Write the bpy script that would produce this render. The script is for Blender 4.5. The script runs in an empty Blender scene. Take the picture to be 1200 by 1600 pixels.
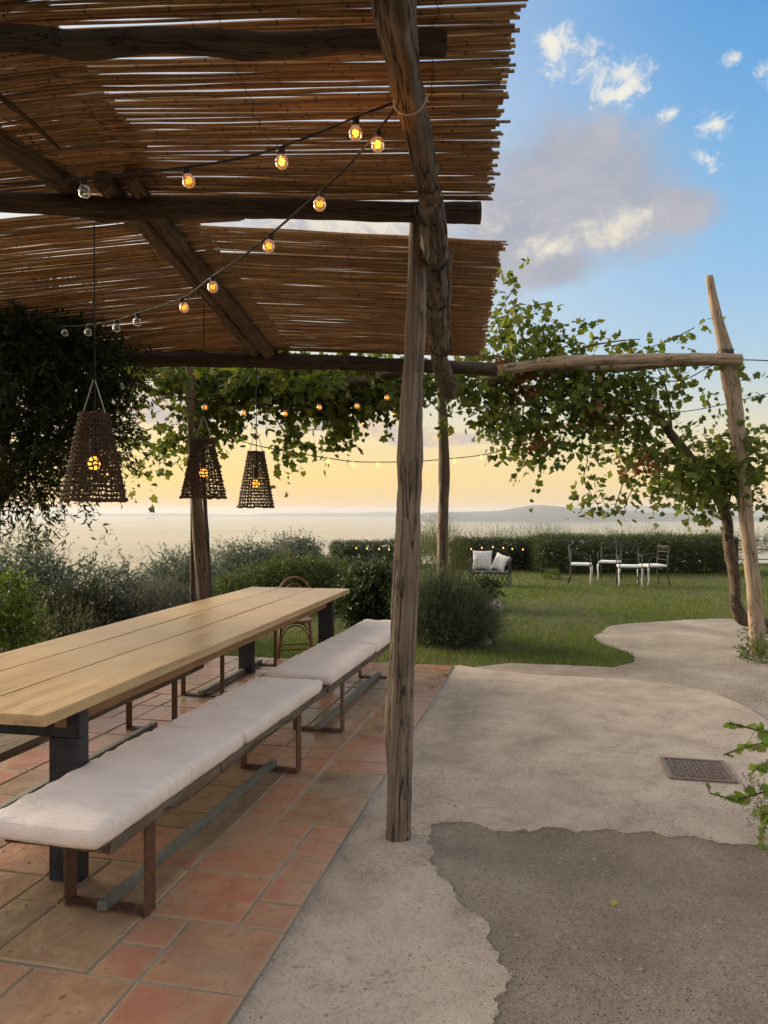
import bpy, bmesh, math, random
import numpy as np
from mathutils import Vector, Matrix, Quaternion, noise, geometry

sc = bpy.context.scene
COL = sc.collection
R = math.radians
F, H = 1180.0, 1.55            # focal length in photo pixels, eye height

# ------------------------------------------------------------------ camera
cd = bpy.data.cameras.new('camera')
cam = bpy.data.objects.new('camera', cd)
COL.objects.link(cam)
cam.location = (0, 0, H)
cam.rotation_euler = (math.pi / 2, 0, 0)
cd.sensor_fit = 'VERTICAL'
cd.sensor_height = 24.0
cd.lens = 24.0 * F / 1600.0
cd.clip_start = 0.05
cd.clip_end = 80000
sc.camera = cam

# ------------------------------------------------------------------ world, sun, exposure
SUN_AZ, SUN_EL = R(-56), R(17)
sc.view_settings.view_transform = 'Standard'
sc.view_settings.look = 'None'
sc.view_settings.exposure = 0.88
sc.view_settings.gamma = 1.0
sc.view_settings.use_curve_mapping = False
sc.cycles.use_denoising = True
sc.cycles.max_bounces = 8
sc.cycles.diffuse_bounces = 4
sc.cycles.transparent_max_bounces = 16
sc.cycles.volume_bounces = 0
sc.cycles.sample_clamp_indirect = 4.0
sc.cycles.caustics_reflective = False
sc.cycles.caustics_refractive = False


class NT:
    """small helper to write node trees"""
    def __init__(self, tree):
        self.t = tree

    def n(self, typ, **props):
        nd = self.t.nodes.new(typ)
        for k, v in props.items():
            setattr(nd, k, v)
        return nd

    def set(self, sock, v):
        if isinstance(v, bpy.types.NodeSocket):
            self.t.links.new(v, sock)
        elif isinstance(v, (tuple, list)) and len(v) == 3 and sock.type == 'RGBA':
            sock.default_value = (*v, 1)
        else:
            sock.default_value = v

    def m(self, op, a, b=None, c=None, clamp=False):
        nd = self.n('ShaderNodeMath', operation=op, use_clamp=clamp)
        for i, v in enumerate((a, b, c)):
            if v is not None:
                self.set(nd.inputs[i], v)
        return nd.outputs[0]

    def smooth(self, v, lo, hi, a=0.0, b=1.0):
        nd = self.n('ShaderNodeMapRange', interpolation_type='SMOOTHSTEP')
        for i, x in enumerate((v, lo, hi, a, b)):
            self.set(nd.inputs[i], x)
        return nd.outputs[0]

    def lin(self, v, lo, hi, a=0.0, b=1.0):
        nd = self.n('ShaderNodeMapRange')
        for i, x in enumerate((v, lo, hi, a, b)):
            self.set(nd.inputs[i], x)
        return nd.outputs[0]

    def mix(self, f, a, b, blend='MIX'):
        nd = self.n('ShaderNodeMix', data_type='RGBA', blend_type=blend)
        self.set(nd.inputs['Factor'], f)
        self.set(nd.inputs[6], a)
        self.set(nd.inputs[7], b)
        return nd.outputs[2]

    def ramp(self, f, stops, interp='LINEAR'):
        nd = self.n('ShaderNodeValToRGB')
        nd.color_ramp.interpolation = interp
        el = nd.color_ramp.elements
        while len(el) < len(stops):
            el.new(0.5)
        for e, (p, c) in zip(el, stops):
            e.position = p
            e.color = (*c, 1) if len(c) == 3 else c
        self.set(nd.inputs[0], f)
        return nd.outputs[0]

    def comb(self, x, y, z):
        nd = self.n('ShaderNodeCombineXYZ')
        for i, v in enumerate((x, y, z)):
            self.set(nd.inputs[i], v)
        return nd.outputs[0]

    def noise(self, vec, scale, detail=4, rough=0.55, dist=0.0):
        nd = self.n('ShaderNodeTexNoise')
        self.set(nd.inputs['Vector'], vec)
        nd.inputs['Scale'].default_value = scale
        nd.inputs['Detail'].default_value = detail
        nd.inputs['Roughness'].default_value = rough
        nd.inputs['Distortion'].default_value = dist
        return nd.outputs[0]

    def mapping(self, vec, scale=(1, 1, 1), loc=(0, 0, 0)):
        nd = self.n('ShaderNodeMapping')
        self.set(nd.inputs[0], vec)
        self.set(nd.inputs['Scale'], scale)
        self.set(nd.inputs['Location'], loc)
        return nd.outputs[0]


world = bpy.data.worlds.new('World')
sc.world = world
world.use_nodes = True
T = NT(world.node_tree)
bg = world.node_tree.nodes['Background']
sky = T.n('ShaderNodeTexSky', sky_type='NISHITA', sun_disc=False)
sky.sun_elevation = SUN_EL
sky.sun_rotation = SUN_AZ
tc = T.n('ShaderNodeTexCoord')
sep = T.n('ShaderNodeSeparateXYZ')
T.set(sep.inputs[0], tc.outputs['Generated'])
dx, dy, dz = sep.outputs
az = T.m('ARCTAN2', dx, dy)
el = T.m('ARCSINE', dz)
hl = T.m('MAXIMUM', T.m('SQRT', T.m('ADD', T.m('MULTIPLY', dx, dx), T.m('MULTIPLY', dy, dy))), 1e-4)
sdot = T.m('DIVIDE', T.m('ADD', T.m('MULTIPLY', dx, math.sin(SUN_AZ)), T.m('MULTIPLY', dy, math.cos(SUN_AZ))), hl)
sunward = T.m('MULTIPLY', T.smooth(sdot, 0.10, 0.85), T.smooth(dz, 1.0, 0.45))
zc = T.m('MAXIMUM', dz, 0.0)
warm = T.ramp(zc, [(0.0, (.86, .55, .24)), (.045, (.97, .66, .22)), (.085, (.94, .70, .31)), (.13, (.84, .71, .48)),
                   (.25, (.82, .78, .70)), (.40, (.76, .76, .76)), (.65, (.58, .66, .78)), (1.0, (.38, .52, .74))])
cool = T.ramp(zc, [(0.0, (.80, .58, .34)), (.045, (.88, .66, .33)), (.085, (.80, .67, .42)), (.14, (.58, .64, .62)),
                   (.20, (.40, .58, .74)), (.27, (.30, .52, .76)), (.40, (.195, .43, .72)), (.53, (.10, .33, .67)),
                   (.70, (.11, .33, .71)), (1.0, (.10, .31, .69))])
grad = T.mix(sunward, cool, warm)
base = T.mix(0.06, grad, T.mix(1.0, sky.outputs[0], (.12, .12, .12), 'MULTIPLY'))
# clouds, laid out over the dome by azimuth and elevation
wv = T.comb(az, el, 0.0)
wn = T.noise(T.mapping(wv, (1, 1.5, 1)), 9.0, 7, 0.6, 0.3)
wn3 = T.noise(T.mapping(wv, (1, 1.1, 1), (7, 2, 0)), 34.0, 9, 0.68, 0.5)
wn2 = T.noise(T.mapping(wv, (1, 1.3, 1), (3, 1, 0)), 26.0, 7, 0.62, 0.2)


def ang(px, py):
    a = math.atan2(px - 600, F)
    e = math.asin((800 - py) / math.sqrt((px - 600) ** 2 + F ** 2 + (800 - py) ** 2))
    return a, e


def blob(px, py, rx, ry, rot=0.0):
    a, e = ang(px, py)
    u = T.m('SUBTRACT', az, a)
    v = T.m('SUBTRACT', el, e)
    c, s = math.cos(rot), math.sin(rot)
    u2 = T.m('ADD', T.m('MULTIPLY', u, c), T.m('MULTIPLY', v, s))
    v2 = T.m('SUBTRACT', T.m('MULTIPLY', v, c), T.m('MULTIPLY', u, s))
    u2 = T.m('DIVIDE', u2, rx / F)
    v2 = T.m('DIVIDE', v2, ry / F)
    return T.m('SUBTRACT', 1.0, T.m('SQRT', T.m('ADD', T.m('MULTIPLY', u2, u2), T.m('MULTIPLY', v2, v2))))


def blobs(lst):
    o = None
    for b in lst:
        k = blob(*b)
        o = k if o is None else T.m('MAXIMUM', o, k)
    return T.m('MAXIMUM', o, -1.0)


grey = blobs([(905, 300, 200, 125, R(-12)), (800, 360, 130, 110), (1030, 325, 110, 45, R(-8)), (850, 415, 120, 45), (560, 330, 300, 120), (300, 240, 260, 120)])
g_m = T.smooth(T.m('ADD', grey, T.m('ADD', T.m('MULTIPLY', T.m('SUBTRACT', wn, 0.5), 0.9), T.m('MULTIPLY', T.m('SUBTRACT', wn3, 0.5), 0.55))), 0.0, 0.55)
lit = blobs([(960, 360, 85, 38, R(12)), (860, 385, 70, 28), (560, 345, 300, 70)])
lit_m = T.smooth(T.m('ADD', lit, T.m('MULTIPLY', T.m('SUBTRACT', wn3, 0.5), 2.4)), 0.1, 1.2)
g_c = T.mix(T.smooth(wn, 0.35, 0.7), (.37, .38, .44), (.46, .45, .48))
g_c = T.mix(lit_m, g_c, (.80, .72, .58))
base = T.mix(T.m('MULTIPLY', g_m, 0.92), base, g_c)
puff = blobs([(905, 92, 78, 42, R(-22)), (860, 66, 45, 18, R(-20)), (975, 112, 52, 26), (985, 165, 26, 14), (1045, 178, 22, 15),
              (1107, 198, 34, 24), (1106, 248, 26, 20), (1200, 112, 26, 20), (1146, 92, 24, 12), (960, 150, 60, 22)])
p_m = T.smooth(T.m('ADD', puff, T.m('MULTIPLY', T.m('SUBTRACT', wn3, 0.5), 3.6)), 0.15, 1.15)
base = T.mix(T.m('MULTIPLY', p_m, 0.9), base, (.86, .81, .70))
band = blobs([(700, 686, 130, 16), (590, 672, 110, 15), (480, 660, 120, 20), (270, 640, 130, 26), (830, 668, 120, 10), (60, 660, 120, 20), (1400, 700, 200, 12), (-300, 650, 250, 22)])
b_m = T.smooth(T.m('ADD', band, T.m('MULTIPLY', T.m('SUBTRACT', wn, 0.5), 1.3)), 0.0, 0.5)
base = T.mix(T.m('MULTIPLY', b_m, 0.9), base, T.mix(T.smooth(wn2, .4, .65), (.56, .49, .47), (.86, .62, .36)))
# loose unseen clouds outside the view, brightened and warmed to light the ground
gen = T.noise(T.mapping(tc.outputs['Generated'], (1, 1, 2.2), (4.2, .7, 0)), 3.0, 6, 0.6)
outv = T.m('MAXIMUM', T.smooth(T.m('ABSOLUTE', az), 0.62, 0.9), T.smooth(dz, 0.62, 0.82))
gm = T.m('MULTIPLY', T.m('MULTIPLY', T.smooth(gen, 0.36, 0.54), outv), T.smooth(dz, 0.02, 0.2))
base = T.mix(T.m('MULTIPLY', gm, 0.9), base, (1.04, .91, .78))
# below the horizon: distant haze colour
base = T.mix(T.smooth(dz, -0.01, -0.2), base, (.42, .38, .34))
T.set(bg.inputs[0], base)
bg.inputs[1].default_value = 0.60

sl = bpy.data.lights.new('sun', 'SUN')
sl.energy = 4.2
sl.angle = R(34)
sl.color = (1.0, 0.79, 0.55)
sun = bpy.data.objects.new('sun', sl)
COL.objects.link(sun)
sd = Vector((math.sin(SUN_AZ) * math.cos(SUN_EL), math.cos(SUN_AZ) * math.cos(SUN_EL), math.sin(SUN_EL)))
sun.rotation_euler = sd.to_track_quat('Z', 'Y').to_euler()
sun.location = (-20, 40, 12)

# ------------------------------------------------------------------ helpers
rnd = random.Random(7)
rng = np.random.default_rng(11)


def PD(px, py, d):
    """point on the sight line of a photo pixel at depth d"""
    return Vector(((px - 600) / F * d, d, H + (800 - py) / F * d))


def PZ(px, py, z):
    """point on the sight line of a photo pixel at height z"""
    return PD(px, py, F * (z - H) / (800 - py))


def GP(px, py, z=0.0):
    return PZ(px, py, z)


def tag(o, label=None, cat=None, group=None, kind=None):
    if label:
        o['label'] = label
    if cat:
        o['category'] = cat
    if group:
        o['group'] = group
    if kind:
        o['kind'] = kind
    return o


def empty(name, loc, rz=0.0):
    o = bpy.data.objects.new(name, None)
    o.empty_display_size = 0.1
    COL.objects.link(o)
    o.location = loc
    o.rotation_euler = (0, 0, rz)
    return o


def link(name, me, mat=None, parent=None, loc=None, rot=None):
    o = bpy.data.objects.new(name, me)
    COL.objects.link(o)
    if mat is not None and not me.materials:
        me.materials.append(mat)
    if parent is not None:
        o.parent = parent
    if loc is not None:
        o.location = loc
    if rot is not None:
        o.rotation_mode = 'QUATERNION'
        o.rotation_quaternion = rot
    return o


def wloc(o):
    v = Vector((0, 0, 0))
    while o is not None:
        v = v + o.location
        o = o.parent
    return v


class MB:
    """collects shapes for ONE mesh object"""
    def __init__(self):
        self.v, self.f = [], []

    def add(self, vs, fs):
        b = len(self.v)
        self.v += [tuple(p) for p in vs]
        self.f += [tuple(b + i for i in f) for f in fs]
        return self

    def box(self, c, size, rot=None):
        sx, sy, sz = (s / 2 for s in size)
        vs = [Vector((x, y, z)) for x in (-sx, sx) for y in (-sy, sy) for z in (-sz, sz)]
        if rot is not None:
            vs = [rot @ p for p in vs]
        c = Vector(c)
        return self.add([p + c for p in vs], [(0, 1, 3, 2), (4, 6, 7, 5), (0, 4, 5, 1), (2, 3, 7, 6), (0, 2, 6, 4), (1, 5, 7, 3)])

    def tube(self, pts, rad, sides=8, caps=True, closed=False):
        pts = [Vector(p) for p in pts]
        n = len(pts)
        rad = [rad] * n if isinstance(rad, (int, float)) else list(rad)
        t0 = (pts[1] - pts[0]).normalized()
        a = Vector((0, 0, 1)) if abs(t0.z) < 0.9 else Vector((1, 0, 0))
        u = t0.cross(a).normalized()
        vs, fs = [], []
        for i, p in enumerate(pts):
            if closed:
                t = (pts[(i + 1) % n] - pts[i - 1]).normalized()
            else:
                t = (pts[min(i + 1, n - 1)] - pts[max(i - 1, 0)]).normalized()
            u = (u - t * u.dot(t)).normalized()
            w = t.cross(u)
            for k in range(sides):
                an = 2 * math.pi * k / sides
                vs.append(p + (u * math.cos(an) + w * math.sin(an)) * rad[i])
        m = n if closed else n - 1
        for i in range(m):
            j = (i + 1) % n
            for k in range(sides):
                q = (k + 1) % sides
                fs.append((i * sides + k, i * sides + q, j * sides + q, j * sides + k))
        if caps and not closed:
            fs.append(tuple(range(sides - 1, -1, -1)))
            fs.append(tuple((n - 1) * sides + k for k in range(sides)))
        return self.add(vs, fs)

    def lathe(self, prof, c=(0, 0, 0), sides=20, capb=True, capt=True):
        vs, fs = [], []
        c = Vector(c)
        for r, z in prof:
            for k in range(sides):
                an = 2 * math.pi * k / sides
                vs.append(c + Vector((r * math.cos(an), r * math.sin(an), z)))
        for i in range(len(prof) - 1):
            for k in range(sides):
                q = (k + 1) % sides
                fs.append((i * sides + k, i * sides + q, (i + 1) * sides + q, (i + 1) * sides + k))
        if capb:
            fs.append(tuple(range(sides - 1, -1, -1)))
        if capt:
            fs.append(tuple((len(prof) - 1) * sides + k for k in range(sides)))
        return self.add(vs, fs)

    def mesh(self, name, smooth=True):
        me = bpy.data.meshes.new(name)
        me.from_pydata(self.v, [], self.f)
        if smooth:
            me.polygons.foreach_set('use_smooth', [True] * len(me.polygons))
        me.update()
        return me

    def build(self, name, mat, parent=None, smooth=True, world=True, bevel=0.0):
        """world=True: the vertices are world points; the object's origin goes to the parent's place"""
        if world:
            off = wloc(parent) if parent is not None else Vector(self.v[0])
            if parent is None:
                mn = np.array(self.v).min(0)
                mx = np.array(self.v).max(0)
                off = Vector(((mn[0] + mx[0]) / 2, (mn[1] + mx[1]) / 2, mn[2]))
            self.v = [(p[0] - off.x, p[1] - off.y, p[2] - off.z) for p in self.v]
        o = link(name, self.mesh(name, smooth), mat, parent)
        if world and parent is None:
            o.location = off
        if bevel:
            bv = o.modifiers.new('bevel', 'BEVEL')
            bv.width = bevel
            bv.segments = 2
            bv.limit_method = 'ANGLE'
            bv.angle_limit = R(40)
        return o


def np_mesh(name, V, faces_tri, tint=None):
    me = bpy.data.meshes.new(name)
    nv, nf = len(V), len(faces_tri)
    me.vertices.add(nv)
    me.vertices.foreach_set('co', np.asarray(V, dtype=np.float32).ravel())
    me.loops.add(nf * 3)
    me.loops.foreach_set('vertex_index', np.asarray(faces_tri, dtype=np.int32).ravel())
    me.polygons.add(nf)
    me.polygons.foreach_set('loop_start', np.arange(0, nf * 3, 3, dtype=np.int32))
    me.polygons.foreach_set('loop_total', np.full(nf, 3, dtype=np.int32))
    me.update(calc_edges=True)
    if tint is not None:
        a = me.attributes.new('tint', 'FLOAT_COLOR', 'POINT')
        a.data.foreach_set('color', np.concatenate([tint, np.ones((nv, 1))], 1).astype(np.float32).ravel())
    return me


def log(name, pts, radii, mat, parent, sides=16, step=0.05, rough=0.11, seed=0, flat_end=True):
    """a knotty pole through world points; local Z runs along it so the grain follows"""
    pts = [Vector(p) for p in pts]
    off = wloc(parent) if parent is not None else Vector((0, 0, 0))
    ax = (pts[-1] - pts[0])
    L = ax.length
    q = ax.to_track_quat('Z', 'Y')
    qi = q.inverted()
    loc = [qi @ (p - pts[0]) for p in pts]
    acc = [0]
    for i in range(1, len(loc)):
        acc.append(acc[-1] + (loc[i] - loc[i - 1]).length)
    n = max(3, int(acc[-1] / step))
    rs = radii if isinstance(radii, (list, tuple)) else [radii] * len(pts)

    def interp(s):
        for i in range(1, len(acc)):
            if s <= acc[i] or i == len(acc) - 1:
                f = (s - acc[i - 1]) / max(1e-6, acc[i] - acc[i - 1])
                f = min(1, max(0, f))
                # smooth polyline
                p0 = loc[max(0, i - 2)]
                p1, p2 = loc[i - 1], loc[i]
                p3 = loc[min(len(loc) - 1, i + 1)]
                c = 0.5 * ((2 * p1) + (p2 - p0) * f + (2 * p0 - 5 * p1 + 4 * p2 - p3) * f * f + (3 * p1 - p0 - 3 * p2 + p3) * f ** 3)
                return c, rs[i - 1] + (rs[i] - rs[i - 1]) * f
    lr = random.Random(seed)
    knots = [(lr.uniform(0, acc[-1]), lr.uniform(0, 6.28), lr.uniform(.12, .3)) for _ in range(int(acc[-1] * 1.6) + 1)]
    vs, fs = [], []
    for i in range(n + 1):
        s = acc[-1] * i / n
        c, r = interp(s)
        for k in range(sides):
            an = 2 * math.pi * k / sides
            d = Vector((math.cos(an), math.sin(an), 0))
            rr = r * (1 + rough * 1.6 * noise.noise(Vector((d.x * 1.3 + seed, d.y * 1.3, s * 2.2))) + rough * noise.noise(Vector((d.x * 3, d.y * 3 + seed, s * 5))))
            rr -= r * rough * 1.5 * max(0, noise.noise(Vector((d.x * 4.5 + seed * 3.1, d.y * 4.5, s * .7))) - .12)
            rr += r * rough * .5 * noise.noise(Vector((d.x * 7, d.y * 7 + seed, s * 14)))
            for ks, ka, kh in knots:
                da = abs((an - ka + math.pi) % (2 * math.pi) - math.pi)
                g = math.exp(-((s - ks) / 0.05) ** 2 - (da / 0.5) ** 2)
                rr += r * kh * g
            vs.append(c + d * rr)
    for i in range(n):
        for k in range(sides):
            qq = (k + 1) % sides
            fs.append((i * sides + k, i * sides + qq, (i + 1) * sides + qq, (i + 1) * sides + k))
    me = bpy.data.meshes.new(name)
    fs.append(tuple(range(sides - 1, -1, -1)))
    fs.append(tuple(n * sides + k for k in range(sides)))
    me.from_pydata(vs, [], fs)
    sm = [True] * len(fs)
    sm[-1] = sm[-2] = False
    me.polygons.foreach_set('use_smooth', sm)
    me.update()
    return link(name, me, mat, parent, pts[0] - off, q)


# ------------------------------------------------------------------ materials
MATS = {}


def new_mat(name):
    m = bpy.data.materials.new(name)
    m.use_nodes = True
    t = NT(m.node_tree)
    b = m.node_tree.nodes['Principled BSDF']
    MATS[name] = m
    return m, t, b


def obj_co(t, scale=(1, 1, 1), shift=True):
    co = t.n('ShaderNodeTexCoord').outputs['Object']
    if shift:
        oi = t.n('ShaderNodeObjectInfo')
        r = t.m('MULTIPLY', oi.outputs['Random'], 37.0)
        va = t.n('ShaderNodeVectorMath', operation='ADD')
        t.set(va.inputs[0], co)
        t.set(va.inputs[1], t.comb(r, r, r))
        co = va.outputs[0]
    return t.mapping(co, scale), (oi.outputs['Random'] if shift else None)


def bump(t, b, h, strength=0.4, dist=0.01):
    nd = t.n('ShaderNodeBump')
    nd.inputs['Strength'].default_value = strength
    nd.inputs['Distance'].default_value = dist
    t.set(nd.inputs['Height'], h)
    t.set(b.inputs['Normal'], nd.outputs[0])


def wood(name, dark, mid, light, axis=2, grain=55.0, along=2.5, rough=0.75, bstr=0.5, bdist=0.006, spec=0.3, cracks=True):
    m, t, b = new_mat(name)
    s = [grain, grain, grain]
    s[axis] = along
    v, rv = obj_co(t, tuple(s))
    n1 = t.noise(v, 1.0, 6, 0.6, 0.6)
    v2, _ = obj_co(t, (3, 3, 3))
    n2 = t.noise(v2, 1.0, 4, 0.6)
    f = t.m('ADD', t.m('MULTIPLY', n1, 0.7), t.m('MULTIPLY', n2, 0.3))
    c = t.ramp(f, [(0.30, dark), (0.48, mid), (0.68, light)])
    h = n1
    if cracks:
        s3 = [grain * 0.35] * 3
        s3[axis] = along * 0.4
        v3, _ = obj_co(t, tuple(s3))
        vo = t.noise(v3, 1.0, 3, 0.5, 1.2)
        cr = t.smooth(t.m('ABSOLUTE', t.m('SUBTRACT', vo, 0.5)), 0.0, 0.022)
        c = t.mix(cr, tuple(x * 0.35 for x in dark), c)
        h = t.m('ADD', t.m('MULTIPLY', n1, 0.5), t.m('MULTIPLY', cr, 1.0))
    c = t.mix(1.0, c, t.mix(rv, (.82, .82, .82), (1.12, 1.12, 1.12)), 'MULTIPLY')
    t.set(b.inputs['Base Color'], c)
    t.set(b.inputs['Roughness'], t.lin(n1, 0.3, 0.7, rough - .12, rough + .12))
    b.inputs['Specular IOR Level'].default_value = spec
    bump(t, b, h, bstr, bdist)
    return m


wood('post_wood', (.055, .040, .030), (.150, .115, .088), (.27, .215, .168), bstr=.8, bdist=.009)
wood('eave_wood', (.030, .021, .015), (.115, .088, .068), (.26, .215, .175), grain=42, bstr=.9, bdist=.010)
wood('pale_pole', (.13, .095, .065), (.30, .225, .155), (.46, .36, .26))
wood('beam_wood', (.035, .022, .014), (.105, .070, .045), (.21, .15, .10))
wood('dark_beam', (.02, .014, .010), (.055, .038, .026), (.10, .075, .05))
wood('table_wood', (.27, .165, .078), (.44, .30, .155), (.56, .41, .23), axis=1, grain=26, along=1.3, rough=0.36, bstr=0.12, bdist=0.003, spec=0.5, cracks=False)
wood('table_rail', (.16, .08, .035), (.27, .145, .065), (.36, .21, .10), axis=1, grain=26, along=1.3, rough=0.5, bstr=0.15, bdist=0.003, cracks=False)
wood('bench_wood', (.05, .038, .028), (.12, .095, .072), (.22, .18, .14), axis=1, grain=50, along=3, rough=0.8, bstr=0.5, bdist=0.004)
wood('bark', (.035, .025, .018), (.10, .07, .05), (.17, .125, .09), grain=30, along=6, bstr=0.8, bdist=0.012)
wood('rattan', (.085, .04, .016), (.18, .092, .038), (.27, .155, .07), grain=60, along=4, rough=0.4, bstr=0.1, cracks=False)

# reeds
m, t, b = new_mat('reed')
v, rv = obj_co(t, (5, 60, 60))
n1 = t.noise(v, 1.0, 5, 0.6)
v2, _ = obj_co(t, (1, 1, 1))
sp = t.n('ShaderNodeSeparateXYZ')
t.set(sp.inputs[0], v2)
wv2 = t.m('FRACT', t.m('MULTIPLY', t.m('ADD', sp.outputs[0], t.m('MULTIPLY', n1, .03)), 3.7))
node = t.smooth(t.m('ABSOLUTE', t.m('SUBTRACT', wv2, 0.5)), 0.0, 0.03)
c = t.ramp(n1, [(.3, (.15, .079, .030)), (.5, (.29, .170, .068)), (.72, (.42, .275, .13))])
c = t.mix(1.0, c, t.ramp(rv, [(0, (.50, .45, .40)), (.3, (.85, .82, .78)), (.6, (1.1, 1.02, .9)), (.85, (1.2, 1.15, 1.0)), (.93, (.95, 1.0, 1.1)), (1, (1.45, 1.45, 1.4))]), 'MULTIPLY')
c = t.mix(node, (.08, .045, .02), c)
t.set(b.inputs['Base Color'], c)
b.inputs['Roughness'].default_value = 0.5
bump(t, b, n1, 0.3, 0.002)

# terracotta tiles
m, t, b = new_mat('tile')
v, rv = obj_co(t, (1, 1, 1))
tsep = t.n('ShaderNodeSeparateColor')
t.set(tsep.inputs[0], t.n('ShaderNodeObjectInfo').outputs['Color'])
rv = tsep.outputs[0]
n1 = t.noise(v, 6.0, 6, 0.62, 0.5)
n2 = t.noise(v, 26.0, 5, 0.6)
n3 = t.noise(v, 110.0, 3, 0.6)
ca = t.ramp(rv, [(0.0, (.20, .145, .090)), (.12, (.235, .17, .105)), (.24, (.27, .155, .085)), (.40, (.27, .175, .105)), (.55, (.35, .18, .115)), (.70, (.37, .155, .10)), (.85, (.35, .185, .12)), (1.0, (.42, .19, .13))])
cb = t.ramp(rv, [(0.0, (.30, .225, .13)), (.3, (.36, .25, .14)), (.6, (.42, .24, .135)), (1.0, (.32, .22, .13))])
c = t.mix(t.smooth(n1, .44, .68), ca, cb)
c = t.mix(t.smooth(t.m('ADD', n2, t.m('MULTIPLY', n1, .5)), .86, 1.0), c, (.13, .075, .05))
c = t.mix(t.m('MULTIPLY', t.smooth(n3, .58, .75), .35), c, (.40, .30, .20))
oc = t.n('ShaderNodeTexCoord').outputs['Generated']
so = t.n('ShaderNodeSeparateXYZ')
t.set(so.inputs[0], oc)
ex = t.m('MINIMUM', t.m('MINIMUM', so.outputs[0], t.m('SUBTRACT', 1.0, so.outputs[0])), t.m('MINIMUM', so.outputs[1], t.m('SUBTRACT', 1.0, so.outputs[1])))
wp = t.n('ShaderNodeNewGeometry').outputs['Position']
n5 = t.noise(wp, 2.2, 6, .65)
c = t.mix(t.m('MULTIPLY', t.smooth(n5, .42, .66), .55), c, (.335, .255, .185))
c = t.mix(t.m('MULTIPLY', t.smooth(t.noise(wp, 14.0, 6, .7), .56, .70), .45), c, (.17, .115, .08))
edge = t.smooth(t.m('ADD', ex, t.m('MULTIPLY', t.m('SUBTRACT', n1, .5), .12)), .0, .07)
c = t.mix(t.m('MULTIPLY', t.m('SUBTRACT', 1.0, edge), .55), c, (.36, .27, .16))
t.set(b.inputs['Base Color'], c)
t.set(b.inputs['Roughness'], t.lin(n1, .3, .7, .18, .42))
b.inputs['Specular IOR Level'].default_value = 0.5
bump(t, b, t.m('ADD', t.m('MULTIPLY', n1, 1.0), t.m('MULTIPLY', n2, .35)), 0.5, 0.012)


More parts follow.
